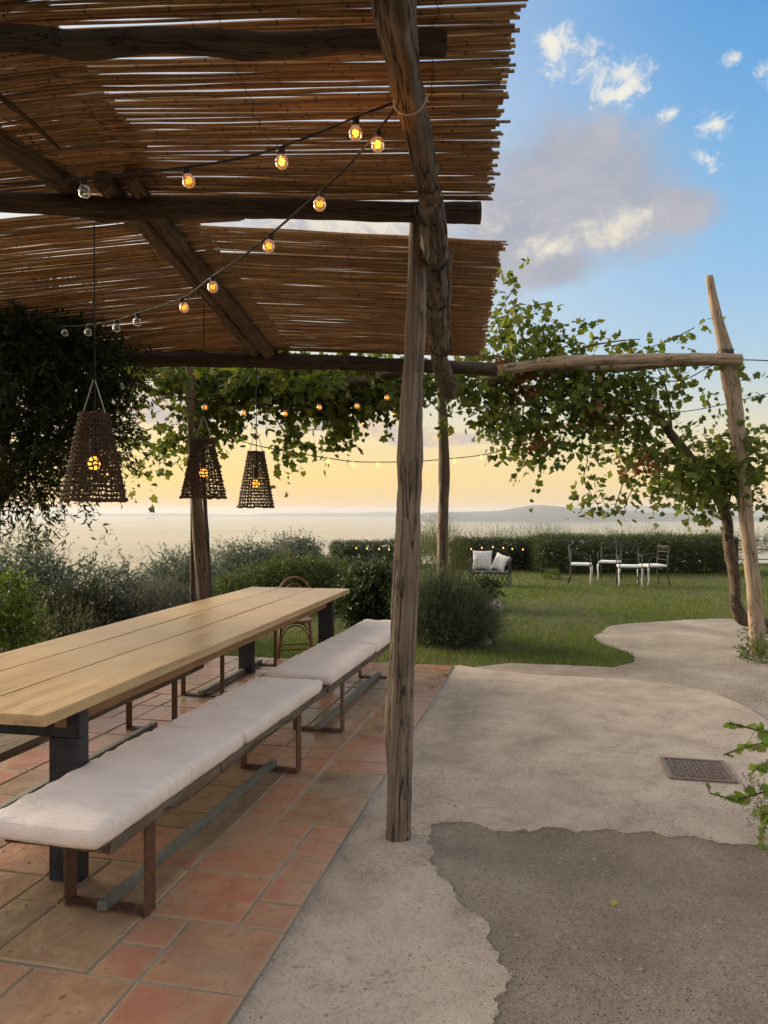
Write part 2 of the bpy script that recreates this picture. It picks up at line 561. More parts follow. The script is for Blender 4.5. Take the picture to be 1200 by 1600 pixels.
def ground_mat(name, cols, sc1, sc2, speck=None, rough=0.9, bs=0.5, bd=0.01, flakes=None, cracks=False):
    m, t, b = new_mat(name)
    co = t.n('ShaderNodeNewGeometry').outputs['Position']
    n1 = t.noise(co, sc1, 7, 0.62, 0.3)
    n2 = t.noise(co, sc2, 4, 0.65)
    n3 = t.noise(co, sc1 * 0.28, 3, 0.5)
    f = t.m('ADD', t.m('MULTIPLY', n1, 0.5), t.m('ADD', t.m('MULTIPLY', n2, 0.28), t.m('MULTIPLY', n3, .25)))
    c = t.ramp(f, cols)
    h = t.m('ADD', n2, t.m('MULTIPLY', n1, .6))
    if speck:
        vo = t.n('ShaderNodeTexVoronoi')
        t.set(vo.inputs['Vector'], co)
        vo.inputs['Scale'].default_value = speck[0]
        vo.inputs['Randomness'].default_value = 1.0
        sr = t.n('ShaderNodeSeparateColor')
        t.set(sr.inputs[0], vo.outputs['Color'])
        on = t.m('MULTIPLY', t.smooth(sr.outputs[0], speck[1], speck[1] + .05), t.smooth(vo.outputs['Distance'], .42, .30))
        c = t.mix(on, c, t.mix(sr.outputs[1], speck[2], speck[3]))
        h = t.m('ADD', h, t.m('MULTIPLY', t.smooth(vo.outputs['Distance'], .6, .1), .6))
    if flakes:
        v2 = t.n('ShaderNodeTexVoronoi')
        wob = t.n('ShaderNodeVectorMath', operation='ADD')
        t.set(wob.inputs[0], co)
        nn = t.n('ShaderNodeTexNoise')
        t.set(nn.inputs['Vector'], co)
        nn.inputs['Scale'].default_value = 60
        vs_ = t.n('ShaderNodeVectorMath', operation='SCALE')
        t.set(vs_.inputs[0], nn.outputs['Color'])
        vs_.inputs['Scale'].default_value = .02
        t.set(wob.inputs[1], vs_.outputs[0])
        t.set(v2.inputs['Vector'], wob.outputs[0])
        v2.inputs['Scale'].default_value = flakes[0]
        s2 = t.n('ShaderNodeSeparateColor')
        t.set(s2.inputs[0], v2.outputs['Color'])
        on2 = t.m('MULTIPLY', t.smooth(s2.outputs[0], flakes[1], flakes[1] + .02), t.smooth(v2.outputs['Distance'], .36, .26))
        c = t.mix(on2, c, flakes[2])
    if cracks:
        wn_ = t.n('ShaderNodeTexNoise')
        t.set(wn_.inputs['Vector'], co)
        wn_.inputs['Scale'].default_value = 3.5
        wn_.inputs['Detail'].default_value = 6
        sc2_ = t.n('ShaderNodeVectorMath', operation='SCALE')
        t.set(sc2_.inputs[0], wn_.outputs['Color'])
        sc2_.inputs['Scale'].default_value = .7
        ad_ = t.n('ShaderNodeVectorMath', operation='ADD')
        t.set(ad_.inputs[0], co)
        t.set(ad_.inputs[1], sc2_.outputs[0])
        v3 = t.n('ShaderNodeTexVoronoi', feature='DISTANCE_TO_EDGE')
        t.set(v3.inputs['Vector'], ad_.outputs[0])
        v3.inputs['Scale'].default_value = 1.1
        ck = t.m('MULTIPLY', t.smooth(v3.outputs['Distance'], .004, .001), t.smooth(n3, .53, .60))
        pits = t.m('MULTIPLY', t.smooth(t.noise(co, 48.0, 4, .75), .55, .63), t.smooth(t.noise(co, 1.9, 5, .6), .45, .58))
        st_ = t.smooth(t.noise(co, 7.0, 7, .7, .8), .50, .68)
        c = t.mix(t.m('MULTIPLY', st_, .30), c, (.17, .135, .105))
        c = t.mix(t.m('MULTIPLY', pits, .62), c, (.13, .105, .085))
        c = t.mix(t.m('MULTIPLY', ck, .4), c, (.09, .075, .06))
        h = t.m('SUBTRACT', h, t.m('ADD', ck, t.m('MULTIPLY', pits, .5)))
    t.set(b.inputs['Base Color'], c)
    b.inputs['Roughness'].default_value = rough
    b.inputs['Specular IOR Level'].default_value = 0.25
    bump(t, b, h, bs, bd)
    return m


ground_mat('concrete', [(.36, (.245, .205, .165)), (.46, (.38, .325, .267)), (.54, (.46, .395, .326)), (.64, (.54, .475, .40))], 2.6, 95.0, speck=(130, .72, (.14, .115, .10), (.56, .50, .43)), bs=.7, bd=.008, cracks=True, flakes=(60, .955, (.20, .165, .135)))
ground_mat('asphalt', [(.36, (.185, .153, .115)), (.50, (.29, .243, .188)), (.64, (.42, .36, .285))], 1.8, 120.0, speck=(95, .55, (.075, .066, .058), (.46, .42, .37)), bs=1.0, bd=.014, flakes=(42, .925, (.42, .38, .325)))
ground_mat('path', [(.36, (.17, .145, .115)), (.48, (.28, .245, .20)), (.56, (.37, .325, .272)), (.66, (.50, .455, .40))], 1.3, 60.0, speck=(45, .6, (.12, .10, .09), (.40, .37, .33)), bs=.9, bd=.02)
ground_mat('mortar', [(.36, (.15, .13, .105)), (.5, (.25, .22, .18)), (.64, (.36, .32, .265))], 3.0, 90.0, bs=.7, bd=.006)
ground_mat('lawn', [(.36, (.030, .040, .014)), (.46, (.055, .075, .022)), (.54, (.080, .088, .030)), (.66, (.13, .105, .05))], 0.9, 30.0, bs=.8, bd=.03)
ground_mat('terrain', [(.36, (.022, .026, .013)), (.50, (.045, .050, .024)), (.64, (.085, .075, .045))], 0.5, 12.0, bs=.8, bd=.05)
ground_mat('rock', [(.36, (.14, .12, .10)), (.50, (.30, .27, .23)), (.64, (.46, .42, .37))], 8.0, 50.0, bs=.8, bd=.02)
ground_mat('hill', [(.40, (.055, .065, .055)), (.52, (.085, .09, .075)), (.62, (.13, .125, .10))], 0.004, 0.02, bs=0, bd=1)

# sea
m, t, b = new_mat('sea')
co = t.n('ShaderNodeNewGeometry').outputs['Position']
n1 = t.noise(t.mapping(co, (.0006, .0022, 1)), 1.0, 5, .55)
n2 = t.noise(t.mapping(co, (.03, .06, 1)), 1.0, 4, .6)
t.set(b.inputs['Base Color'], t.mix(n1, (.035, .06, .075), (.05, .08, .09)))
t.set(b.inputs['Roughness'], t.lin(n1, .3, .7, .08, .14))
b.inputs['IOR'].default_value = 1.33
bump(t, b, n2, .3, 2.5)


def metal(name, col, col2, rough=.5, metallic=.7, sc1=30, bs=.1):
    m, t, b = new_mat(name)
    v, rv = obj_co(t, (1, 1, 1))
    n = t.noise(v, sc1, 6, .65)
    t.set(b.inputs['Base Color'], t.ramp(n, [(.35, col), (.65, col2)]))
    t.set(b.inputs['Roughness'], t.lin(n, .3, .7, rough - .1, rough + .15))
    b.inputs['Metallic'].default_value = metallic
    bump(t, b, n, bs, .002)
    return m


metal('rusty_steel', (.065, .032, .020), (.16, .078, .045), .6, .25, 45, .3)
metal('dark_steel', (.012, .014, .019), (.035, .038, .046), .42, .3, 20)
metal('galvanised', (.13, .14, .125), (.22, .235, .21), .5, .45, 60, .1)
metal('wrought_iron', (.022, .022, .024), (.06, .055, .05), .55, .3, 40)
metal('sky_lit_iron', (.42, .42, .42), (.66, .66, .65), .5, .1, 40)  # armchair front legs: skylight put into the colour of the iron
metal('grate_iron', (.12, .09, .072), (.26, .21, .175), .7, .2, 60, .4)
metal('black_cable', (.006, .006, .007), (.018, .017, .017), .6, 0, 30)
metal('white_cord', (.45, .42, .38), (.6, .57, .52), .7, 0, 30)
metal('pale_wire', (.35, .33, .30), (.5, .47, .42), .5, .3, 30)
metal('terracotta_pot', (.28, .105, .055), (.40, .17, .09), .75, 0, 25, .2)
metal('ship_paint', (.30, .28, .27), (.42, .40, .38), .6, 0, 1)
metal('plaster', (.62, .58, .52), (.78, .74, .68), .8, 0, .05, 0)

# fabric
m, t, b = new_mat('cushion_fabric')
v, rv = obj_co(t, (1, 1, 1))
n1 = t.noise(v, 5, 5, .6)
n2 = t.noise(v, 420, 2, .6)
t.set(b.inputs['Base Color'], t.ramp(n1, [(.3, (.70, .625, .575)), (.6, (.80, .72, .665))]))
b.inputs['Roughness'].default_value = .85
b.inputs['Specular IOR Level'].default_value = .2
t.set(b.inputs['Sheen Weight'], .15)
n3 = t.noise(t.mapping(v, (3, 9, 3)), 2.4, 4, .6, 1.2)
bump(t, b, t.m('ADD', t.m('MULTIPLY', n2, .02), t.m('MULTIPLY', n3, .9)), .6, .025)
m, t, b = new_mat('white_fabric')
v, rv = obj_co(t, (1, 1, 1))
wv3 = t.n('ShaderNodeTexWave')
t.set(wv3.inputs['Vector'], v)
wv3.inputs['Scale'].default_value = 9
wv3.inputs['Distortion'].default_value = 6
t.set(b.inputs['Base Color'], t.mix(t.smooth(wv3.outputs[1], .72, .85), (.78, .76, .72), (.25, .27, .32)))
b.inputs['Roughness'].default_value = .9
m, t, b = new_mat('pad_fabric')
v, rv = obj_co(t, (1, 1, 1))
t.set(b.inputs['Base Color'], t.ramp(t.noise(v, 10, 3), [(.3, (.62, .64, .66)), (.7, (.78, .79, .80))]))
b.inputs['Roughness'].default_value = .9


# leaves: per leaf tint, some light shines through
def leaf_mat(name, rough=.5, trans=.35, attr=True, cols=None):
    m, t, b = new_mat(name)
    if attr:
        c = t.n('ShaderNodeAttribute', attribute_name='tint').outputs['Color']
    else:
        oi = t.n('ShaderNodeObjectInfo')
        c = t.ramp(oi.outputs['Random'], cols, 'CONSTANT') if cols else oi.outputs['Color']
    t.set(b.inputs['Base Color'], c)
    b.inputs['Roughness'].default_value = rough
    b.inputs['Specular IOR Level'].default_value = .3
    tr = t.n('ShaderNodeBsdfTranslucent')
    t.set(tr.inputs[0], t.mix(1.0, c, (1.25, 1.35, .7), 'MULTIPLY'))
    ms = t.n('ShaderNodeMixShader')
    ms.inputs[0].default_value = trans
    out = m.node_tree.nodes['Material Output']
    m.node_tree.links.new(b.outputs[0], ms.inputs[1])
    m.node_tree.links.new(tr.outputs[0], ms.inputs[2])
    m.node_tree.links.new(ms.outputs[0], out.inputs[0])
    return m


leaf_mat('leaf', trans=.42)
leaf_mat('dense_leaf', trans=.2)
leaf_mat('vine_leaf', trans=.42, attr=False)
leaf_mat('bright_leaf', attr=False, cols=[(0, (.16, .25, .045)), (.35, (.21, .30, .06)), (.6, (.26, .33, .075)), (.82, (.30, .30, .10))])
leaf_mat('fallen', attr=False)


# bulbs
def glass(name, tintc, amount, warm=0.0):
    m, t, b = new_mat(name)
    m.node_tree.nodes.remove(b)
    tr = t.n('ShaderNodeBsdfTransparent')
    t.set(tr.inputs[0], tintc)
    gl = t.n('ShaderNodeBsdfGlossy')
    gl.inputs['Roughness'].default_value = .06
    lw = t.n('ShaderNodeFresnel')
    lw.inputs[0].default_value = 1.45
    f = t.m('ADD', t.m('MULTIPLY', lw.outputs[0], .9), amount, clamp=True)
    ms = t.n('ShaderNodeMixShader')
    t.set(ms.inputs[0], f)
    gsh = ms.outputs[0]
    if warm:
        em = t.n('ShaderNodeEmission')
        t.set(em.inputs[0], (1.0, .30, .03))
        em.inputs[1].default_value = warm
        ad = t.n('ShaderNodeAddShader')
        m.node_tree.links.new(gsh, ad.inputs[0])
        m.node_tree.links.new(em.outputs[0], ad.inputs[1])
        gsh = ad.outputs[0]
    out = m.node_tree.nodes['Material Output']
    m.node_tree.links.new(tr.outputs[0], ms.inputs[1])
    m.node_tree.links.new(gl.outputs[0], ms.inputs[2])
    m.node_tree.links.new(gsh, out.inputs[0])
    return m


glass('clear_glass', (.92, .92, .90), .08)
glass('amber_glass', (1.0, .80, .45), .05, .10)


def glow(name, col, st):
    m, t, b = new_mat(name)
    t.set(b.inputs['Base Color'], (.3, .2, .1))
    t.set(b.inputs['Emission Color'], col)
    b.inputs['Emission Strength'].default_value = st
    return m


glow('filament_glow', (1.0, .40, .05), 1.4)
glow('lamp_glow', (1.0, .34, .04), 1.5)
glow('tiny_glow', (1.0, .48, .10), 1.8)
metal('dead_filament', (.20, .18, .15), (.3, .27, .22), .6, .2, 40)


# ================================================================== GROUND
def poly_sheet(name, pts, z, mat, thick=0.0, kind='structure'):
    """flat sheet from an outline (2D world points), with a lip of the given thickness"""
    P = [Vector((p[0], p[1], 0)) for p in pts]
    tris = geometry.tessellate_polygon([P])
    n = len(P)
    vs = [(p.x, p.y, z) for p in P]
    fs = []
    for t3 in tris:
        a, b_, c_ = (P[i] for i in t3)
        up = (b_ - a).cross(c_ - a).z > 0
        fs.append(tuple(t3) if up else tuple(reversed(t3)))
    if thick:
        vs += [(p.x, p.y, z - thick) for p in P]
        for i in range(n):
            j = (i + 1) % n
            fs.append((i, j, n + j, n + i))
    mb = MB().add(vs, fs)
    me = mb.mesh(name, smooth=False)
    o = link(name, me, mat)
    return tag(o, kind=kind)


def ragged(pts, amp, it=4, seed=1):
    r = random.Random(seed)
    P = [Vector((p[0], p[1])) for p in pts]
    for k in range(it):
        Q = [P[0]]
        for a, b_ in zip(P, P[1:]):
            d = b_ - a
            nrm = Vector((-d.y, d.x))
            Q += [(a + b_) / 2 + nrm * r.uniform(-amp, amp), b_]
        P = Q
    return P


def g2(px, py):
    p = GP(px, py)
    return (p.x, p.y)


BND = [(-60, 3.2), (-8, 4.5), (-3.6, 5.0), (-2.9, 8.5), (-2.0, 14), (-.9, 20), (0.2, 23.2), (12, 23.6), (40, 26), (90, 40)]


def terrain_z(x, y):
    # signed distance beyond the seaward edge of the garden terrace
    best, sgn = 1e9, -1
    for (x0, y0), (x1, y1) in zip(BND, BND[1:]):
        ex, ey = x1 - x0, y1 - y0
        L2 = ex * ex + ey * ey
        f = min(1, max(0, ((x - x0) * ex + (y - y0) * ey) / L2))
        qx, qy = x0 + f * ex, y0 + f * ey
        d = math.hypot(x - qx, y - qy)
        if d < best:
            best = d
            sgn = 1 if (ex * (y - y0) - ey * (x - x0)) > 0 else -1
    d = best * sgn
    z = -.05
    if d > 0:
        z -= .40 * d * min(1, d / 2.0)
        z += .5 * noise.noise(Vector((x * .08, y * .08, 0))) * min(1, d / 5)
    return max(z, -126)


def grid_axis(lo, hi, fine_lo, fine_hi, step, grow=1.25):
    a = list(np.arange(fine_lo, fine_hi + 1e-6, step))
    s, v = step, fine_lo
    left = []
    while v > lo:
        s *= grow
        v -= s
        left.append(max(v, lo))
    s, v = step, fine_hi
    right = []
    while v < hi:
        s *= grow
        v += s
        right.append(min(v, hi))
    return left[::-1] + a + right


gx = grid_axis(-700, 900, -12, 14, 1.0)
gy = grid_axis(-400, 600, -2, 30, 1.0)
vs = [(x, y, terrain_z(x, y)) for y in gy for x in gx]
W = len(gx)
fs = [(j * W + i, j * W + i + 1, (j + 1) * W + i + 1, (j + 1) * W + i) for j in range(len(gy) - 1) for i in range(W - 1)]
tag(link('terrain', MB().add(vs, fs).mesh('terrain'), MATS['terrain']), kind='structure')

vs = [(-29000, -2600, -120), (29000, -2600, -120), (29000, 26000, -120), (-29000, 26000, -120)]
tag(link('sea', MB().add(vs, [(0, 1, 2, 3)]).mesh('sea', False), MATS['sea']), kind='structure')

lawn_edge = [(-3.3, 7.4), (-2.8, 8.6), (-2.0, 14), (-.9, 20), (0.3, 23.0), (12, 23.3), (16, 22), (16, 5.5), (3.2, 5.5), (2.6, 7.0)]
lawn_poly = [(-3.3, 6.6)] + lawn_edge
tag(poly_sheet('lawn', lawn_poly, -.03, MATS['lawn']), kind='structure')

path_in = ragged([g2(*p) for p in [(690, 1046), (740, 1040), (796, 1033), (880, 1036), (958, 1040), (985, 1033), (992, 1024), (967, 1012), (935, 1000), (927, 993), (946, 979), (992, 971), (1070, 966), (1146, 965)]] + [(7.5, 11.3), (14, 12.5)], .07, 4, 3)
path_poly = list(path_in) + [Vector((14, -2)), Vector((-2, -2)), Vector((-.6, 2.0)), Vector((.5, 7.3))]
poly_sheet('path', path_poly, -.019, MATS['path'])
poly_sheet('asphalt', [(-.45, -2), (6, -2), (6, 4.6), (3, 3.9), (.1, 3.9), (.0, 3.3), (-.2, 2.6)], -.006, MATS['asphalt'])

asp = ragged([g2(*p) for p in [(1300, 1332), (1200, 1322), (1100, 1310), (1000, 1300), (900, 1301), (800, 1299), (700, 1284), (672, 1289), (668, 1305), (672, 1340), (690, 1372), (720, 1412), (765, 1448), (780, 1490), (797, 1530), (768, 1600)]] + [(.27, 1.9), (.1, 1.5), (.05, .8), (-.05, -1.5)], .21, 7, 12)
farc = ragged([g2(*p) for p in [(716, 1039), (760, 1046), (837, 1054), (1000, 1063), (1110, 1080), (1170, 1106), (1230, 1150)]] + [(4.5, 4.3), (6, 3.7)], .03, 4, 5)
conc = [Vector((-1.25, -1.5)), Vector((-.9, .6)), Vector((-.6, 2.25)), Vector((.62, 7.55))] + farc + [Vector((5.5, 3.45))] + asp
poly_sheet('concrete', conc, 0.0, MATS['concrete'], thick=.024)

# ---- tiled patio: mortar bed with every tile an object of its own
E_ = Vector((.2153, .9765, 0))
N_ = Vector((-.9765, .2153, 0))
O_ = Vector((-.465, 2.286, 0))
U = .189
S0 = -1.21
NS, NTL = 35, 19
base_q = Matrix(((E_.x, N_.x, 0), (E_.y, N_.y, 0), (0, 0, 1))).to_quaternion()
pa = [O_ + E_ * (S0 - .01) + N_ * (-.001), O_ + E_ * (S0 + NS * U + .006) + N_ * (-.001), O_ + E_ * (S0 + NS * U + .006) + N_ * (NTL * U + .02), O_ + E_ * (S0 - .01) + N_ * (NTL * U + .02)]
mb = MB()
mb.add([(p.x, p.y, .0075) for p in pa] + [(p.x, p.y, -.06) for p in pa], [(0, 1, 2, 3), (0, 4, 5, 1), (1, 5, 6, 2), (2, 6, 7, 3), (3, 7, 4, 0)])
patio = link('patio', mb.mesh('patio', False), MATS['mortar'])
tag(patio, kind='structure')


def tile_mesh(a, b_, seed):
    r = random.Random(seed)
    g = .0085
    hx, hy = a * U / 2 - g / 2, b_ * U / 2 - g / 2
    vs = []
    ring = []
    for (sx, sy) in ((-1, -1), (1, -1), (1, 1), (-1, 1)):
        ring.append((sx * hx + r.uniform(-.004, .003) * sx, sy * hy + r.uniform(-.004, .003) * sy))
    # each side gets a midpoint that wanders a little
    out = []
    for i in range(4):
        p, q = ring[i], ring[(i + 1) % 4]
        out.append(p)
        out.append(((p[0] + q[0]) / 2 * (1 + r.uniform(-.012, .006)), (p[1] + q[1]) / 2 * (1 + r.uniform(-.012, .006))))
    n = len(out)
    for (k, z) in ((1.0, -.012), (1.0, .0085), (1 - .006 / min(hx, hy), .0125)):
        for p in out:
            vs.append((p[0] * k, p[1] * k, z + r.uniform(-.0006, .0006)))
    c0 = (0, 0, .0118 + r.uniform(-.001, .001))
    vs.append(c0)
    fs = []
    for l in range(2):
        for i in range(n):
            j = (i + 1) % n
            fs.append((l * n + i, l * n + j, (l + 1) * n + j, (l + 1) * n + i))
    for i in range(n):
        fs.append((2 * n + i, 2 * n + (i + 1) % n, 3 * n))
    me = bpy.data.meshes.new('tile')
    me.from_pydata(vs, [], fs)
    me.materials.append(MATS['tile'])
    me.update()
    return me


TM = {(a, b_): [tile_mesh(a, b_, a * 31 + b_ * 7 + k) for k in range(4)] for (a, b_) in ((2, 2), (1, 1), (2, 1), (1, 2))}
used = np.zeros((NS, NTL), bool)
tr_ = random.Random(5)
forced = {(7, 0): (2, 2), (14, 0): (2, 2), (16, 0): (2, 2), (9, 1): (2, 2), (11, 1): (2, 2), (5, 2): (2, 2), (7, 2): (1, 1), (8, 2): (1, 1), (18, 0): (1, 2), (13, 1): (1, 1),
          (7, 3): (2, 2), (5, 0): (2, 2), (23, 0): (1, 1), (22, 0): (1, 1), (19, 0): (2, 2), (24, 0): (1, 2), (25, 0): (1, 2), (21, 0): (1, 2)}
for i in range(9, 14):
    forced[(i, 0)] = (1, 1)
order = sorted(forced) + [(i, j) for i in range(NS) for j in range(NTL)]
for (i, j) in order:
    if used[i, j]:
        continue
    sz = forced.get((i, j))
    if sz is None:
        opts = [(2, 2)] * 16 + [(1, 1)] * 2 + [(2, 1)] * 4 + [(1, 2)] * 4
        sz = tr_.choice(opts)
    a, b_ = sz
    if i + a > NS or j + b_ > NTL or used[i:i + a, j:j + b_].any():
        cand = [s for s in ((2, 1), (1, 2), (1, 1)) if i + s[0] <= NS and j + s[1] <= NTL and not used[i:i + s[0], j:j + s[1]].any()]
        a, b_ = cand[0] if tr_.random() < .85 else cand[-1]
    used[i:i + a, j:j + b_] = True
    tcol = tr_.random() if a * b_ > 1 else tr_.uniform(.55, 1.0)
    if j == 0 and a * b_ < 4:
        tcol = tr_.uniform(.62, 1.0)
    p = O_ + E_ * (S0 + (i + a / 2) * U) + N_ * ((j + b_ / 2) * U)
    o = link('tile', tr_.choice(TM[(a, b_)]), None, patio)
    o.color = (tcol, tcol, tcol, 1)
    o.location = (p.x, p.y, tr_.uniform(-.0018, .0018))
    o.rotation_mode = 'QUATERNION'
    o.rotation_quaternion = base_q @ Quaternion((0, 0, 1), tr_.uniform(-.008, .008) + (math.pi if tr_.random() < .5 else 0)) @ Quaternion((1, 0, 0), tr_.uniform(-.005, .005)) @ Quaternion((0, 1, 0), tr_.uniform(-.005, .005))

# ================================================================== PERGOLA
pergola = empty('pergola', (.067, 3.6, 0))
tag(pergola, 'rustic pergola of knotty grey log posts and dark beams lashed with wire over the patio', 'pergola')
fp = [(622, 1312, 39), (624, 1230, 38), (624, 1110, 42), (630, 1000, 40), (634, 900, 41), (638, 800, 40), (640, 720, 40), (643, 620, 34), (648, 520, 33), (651, 430, 27), (652, 340, 26)]
log('post', [PD(x, y, 3.6) for x, y, w in fp], [w * 3.6 / F / 2 for x, y, w in fp], MATS['post_wood'], pergola, sides=30, step=.03, rough=.11, seed=3)
# rear posts
log('post', [PD(691, 990, 9.3), PD(691, 880, 9.3), PD(694, 740, 9.3), PD(690, 600, 9.3)], [.075, .066, .066, .055], MATS['post_wood'], pergola, seed=8)
log('post', [PD(322, 965, 8.0), PD(316, 900, 8.0), PD(308, 800, 8.0), PD(301, 690, 8.0), PD(297, 560, 8.0)], [.070, .068, .060, .054, .048], MATS['beam_wood'], pergola, seed=9)
log('pole', [PD(301, 960, 8.2), PD(301, 700, 8.2)], [.025, .025], MATS['dark_beam'], pergola, sides=8, rough=.02, seed=10)
# left posts out of the frame keep the roof up
log('post', [Vector((-3.3, 3.2, -.05)), Vector((-3.25, 3.2, 2.9))], [.07, .055], MATS['post_wood'], pergola, seed=12)
# eave beam of overlapping logs
ZE = 2.86
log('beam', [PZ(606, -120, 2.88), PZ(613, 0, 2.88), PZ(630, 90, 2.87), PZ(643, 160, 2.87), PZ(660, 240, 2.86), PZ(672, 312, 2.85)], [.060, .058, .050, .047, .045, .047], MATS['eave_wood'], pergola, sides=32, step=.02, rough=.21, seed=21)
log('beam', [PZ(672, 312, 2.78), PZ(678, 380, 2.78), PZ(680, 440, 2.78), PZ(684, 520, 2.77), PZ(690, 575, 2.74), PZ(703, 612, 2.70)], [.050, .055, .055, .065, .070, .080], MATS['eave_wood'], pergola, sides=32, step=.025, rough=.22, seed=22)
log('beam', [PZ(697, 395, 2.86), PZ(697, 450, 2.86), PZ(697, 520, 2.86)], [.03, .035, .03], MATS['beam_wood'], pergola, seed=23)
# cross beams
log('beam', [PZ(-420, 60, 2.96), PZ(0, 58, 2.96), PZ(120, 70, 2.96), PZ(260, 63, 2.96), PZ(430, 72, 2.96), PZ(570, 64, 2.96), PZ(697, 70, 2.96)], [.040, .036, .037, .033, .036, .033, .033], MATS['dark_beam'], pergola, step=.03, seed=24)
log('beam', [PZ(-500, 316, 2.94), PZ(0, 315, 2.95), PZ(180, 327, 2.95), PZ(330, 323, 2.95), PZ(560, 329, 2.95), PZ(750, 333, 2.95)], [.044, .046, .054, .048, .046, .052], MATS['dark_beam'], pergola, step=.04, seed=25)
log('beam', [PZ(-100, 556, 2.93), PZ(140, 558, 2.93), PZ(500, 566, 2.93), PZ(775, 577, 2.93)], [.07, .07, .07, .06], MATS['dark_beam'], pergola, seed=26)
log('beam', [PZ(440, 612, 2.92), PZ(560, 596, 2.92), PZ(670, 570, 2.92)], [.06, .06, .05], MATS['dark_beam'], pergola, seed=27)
# ridge logs
log('beam', [PZ(-110, 160, 3.04), PZ(0, 222, 3.04), PZ(118, 297, 3.04)], [.055, .055, .05], MATS['beam_wood'], pergola, sides=18, seed=28)
log('beam', [PZ(160, 282, 3.03), PZ(238, 365, 3.03), PZ(330, 465, 3.02), PZ(412, 566, 3.0)], [.045, .048, .052, .055], MATS['beam_wood'], pergola, sides=18, seed=29)
log('beam', [PZ(203, 272, 3.02), PZ(250, 345, 3.02), PZ(345, 462, 3.01), PZ(432, 566, 2.99)], [.032, .045, .05, .06], MATS['beam_wood'], pergola, sides=18, seed=30)
log('stick', [PZ(-30, 128, 3.02), PZ(40, 183, 3.02), PZ(92, 231, 3.02)], [.012, .011, .008], MATS['dark_beam'], pergola, sides=7, seed=31)
# wire lashings
def ring_at(c, axis, r, name='lashing', turns=3, mat='black_cable', wr=.004):
    axis = axis.normalized()
    a = Vector((0, 0, 1)) if abs(axis.z) < .9 else Vector((1, 0, 0))
    u = axis.cross(a).normalized()
    w = axis.cross(u)
    pts = []
    n = 14 * turns
    for i in range(n + 1):
        an = 2 * math.pi * i / 14
        pts.append(c + (u * math.cos(an) + w * math.sin(an)) * r + axis * (i / n - .5) * .04)
    return MB().tube(pts, wr, 5).build(name, MATS[mat], pergola)


e1 = (PZ(680, 440, 2.78) - PZ(672, 312, 2.78))
for (px, py, z, r) in ((673, 330, 2.80, .062), (680, 405, 2.79, .062), (683, 468, 2.78, .066), (689, 540, 2.76, .078)):
    ring_at(PZ(px, py, z), e1, r)
ring_at(PZ(641, 156, 2.87), PZ(660, 240, 2.86) - PZ(630, 90, 2.87), .054, turns=1, mat='white_cord', wr=.003)


# ================================================================== REED MATS
def reed_mesh(L, seed):
    r = random.Random(seed)
    n = 15
    pts, rad = [], []
    r0 = r.uniform(.0053, .0073)
    a1, a2, p1, p2 = r.uniform(.0008, .0036), r.uniform(.0006, .0032), r.uniform(0, 6.28), r.uniform(0, 6.28)
    b1, b2 = r.uniform(.001, .004), r.uniform(0, 6.28)
    for i in range(n + 1):
        f = i / n
        x = -L * f
        pts.append((x, a1 * math.sin(f * L * 2.2 + p1) + a2 * math.sin(f * L * 9.0 + p2), b1 * math.sin(f * L * 2.7 + b2)))
        rad.append(r0 * (1 - .22 * f * r.uniform(.7, 1.1)))
    mb = MB().tube(pts, rad, 5)
    me = mb.mesh('reed')
    me.materials.append(MATS['reed'])
    return me


R_LONG = [reed_mesh(2.0, 100 + k) for k in range(16)]
R_LEFT = [reed_mesh(2.7, 200 + k) for k in range(14)]
R_SHORT = [reed_mesh(.62, 300 + k) for k in range(5)]


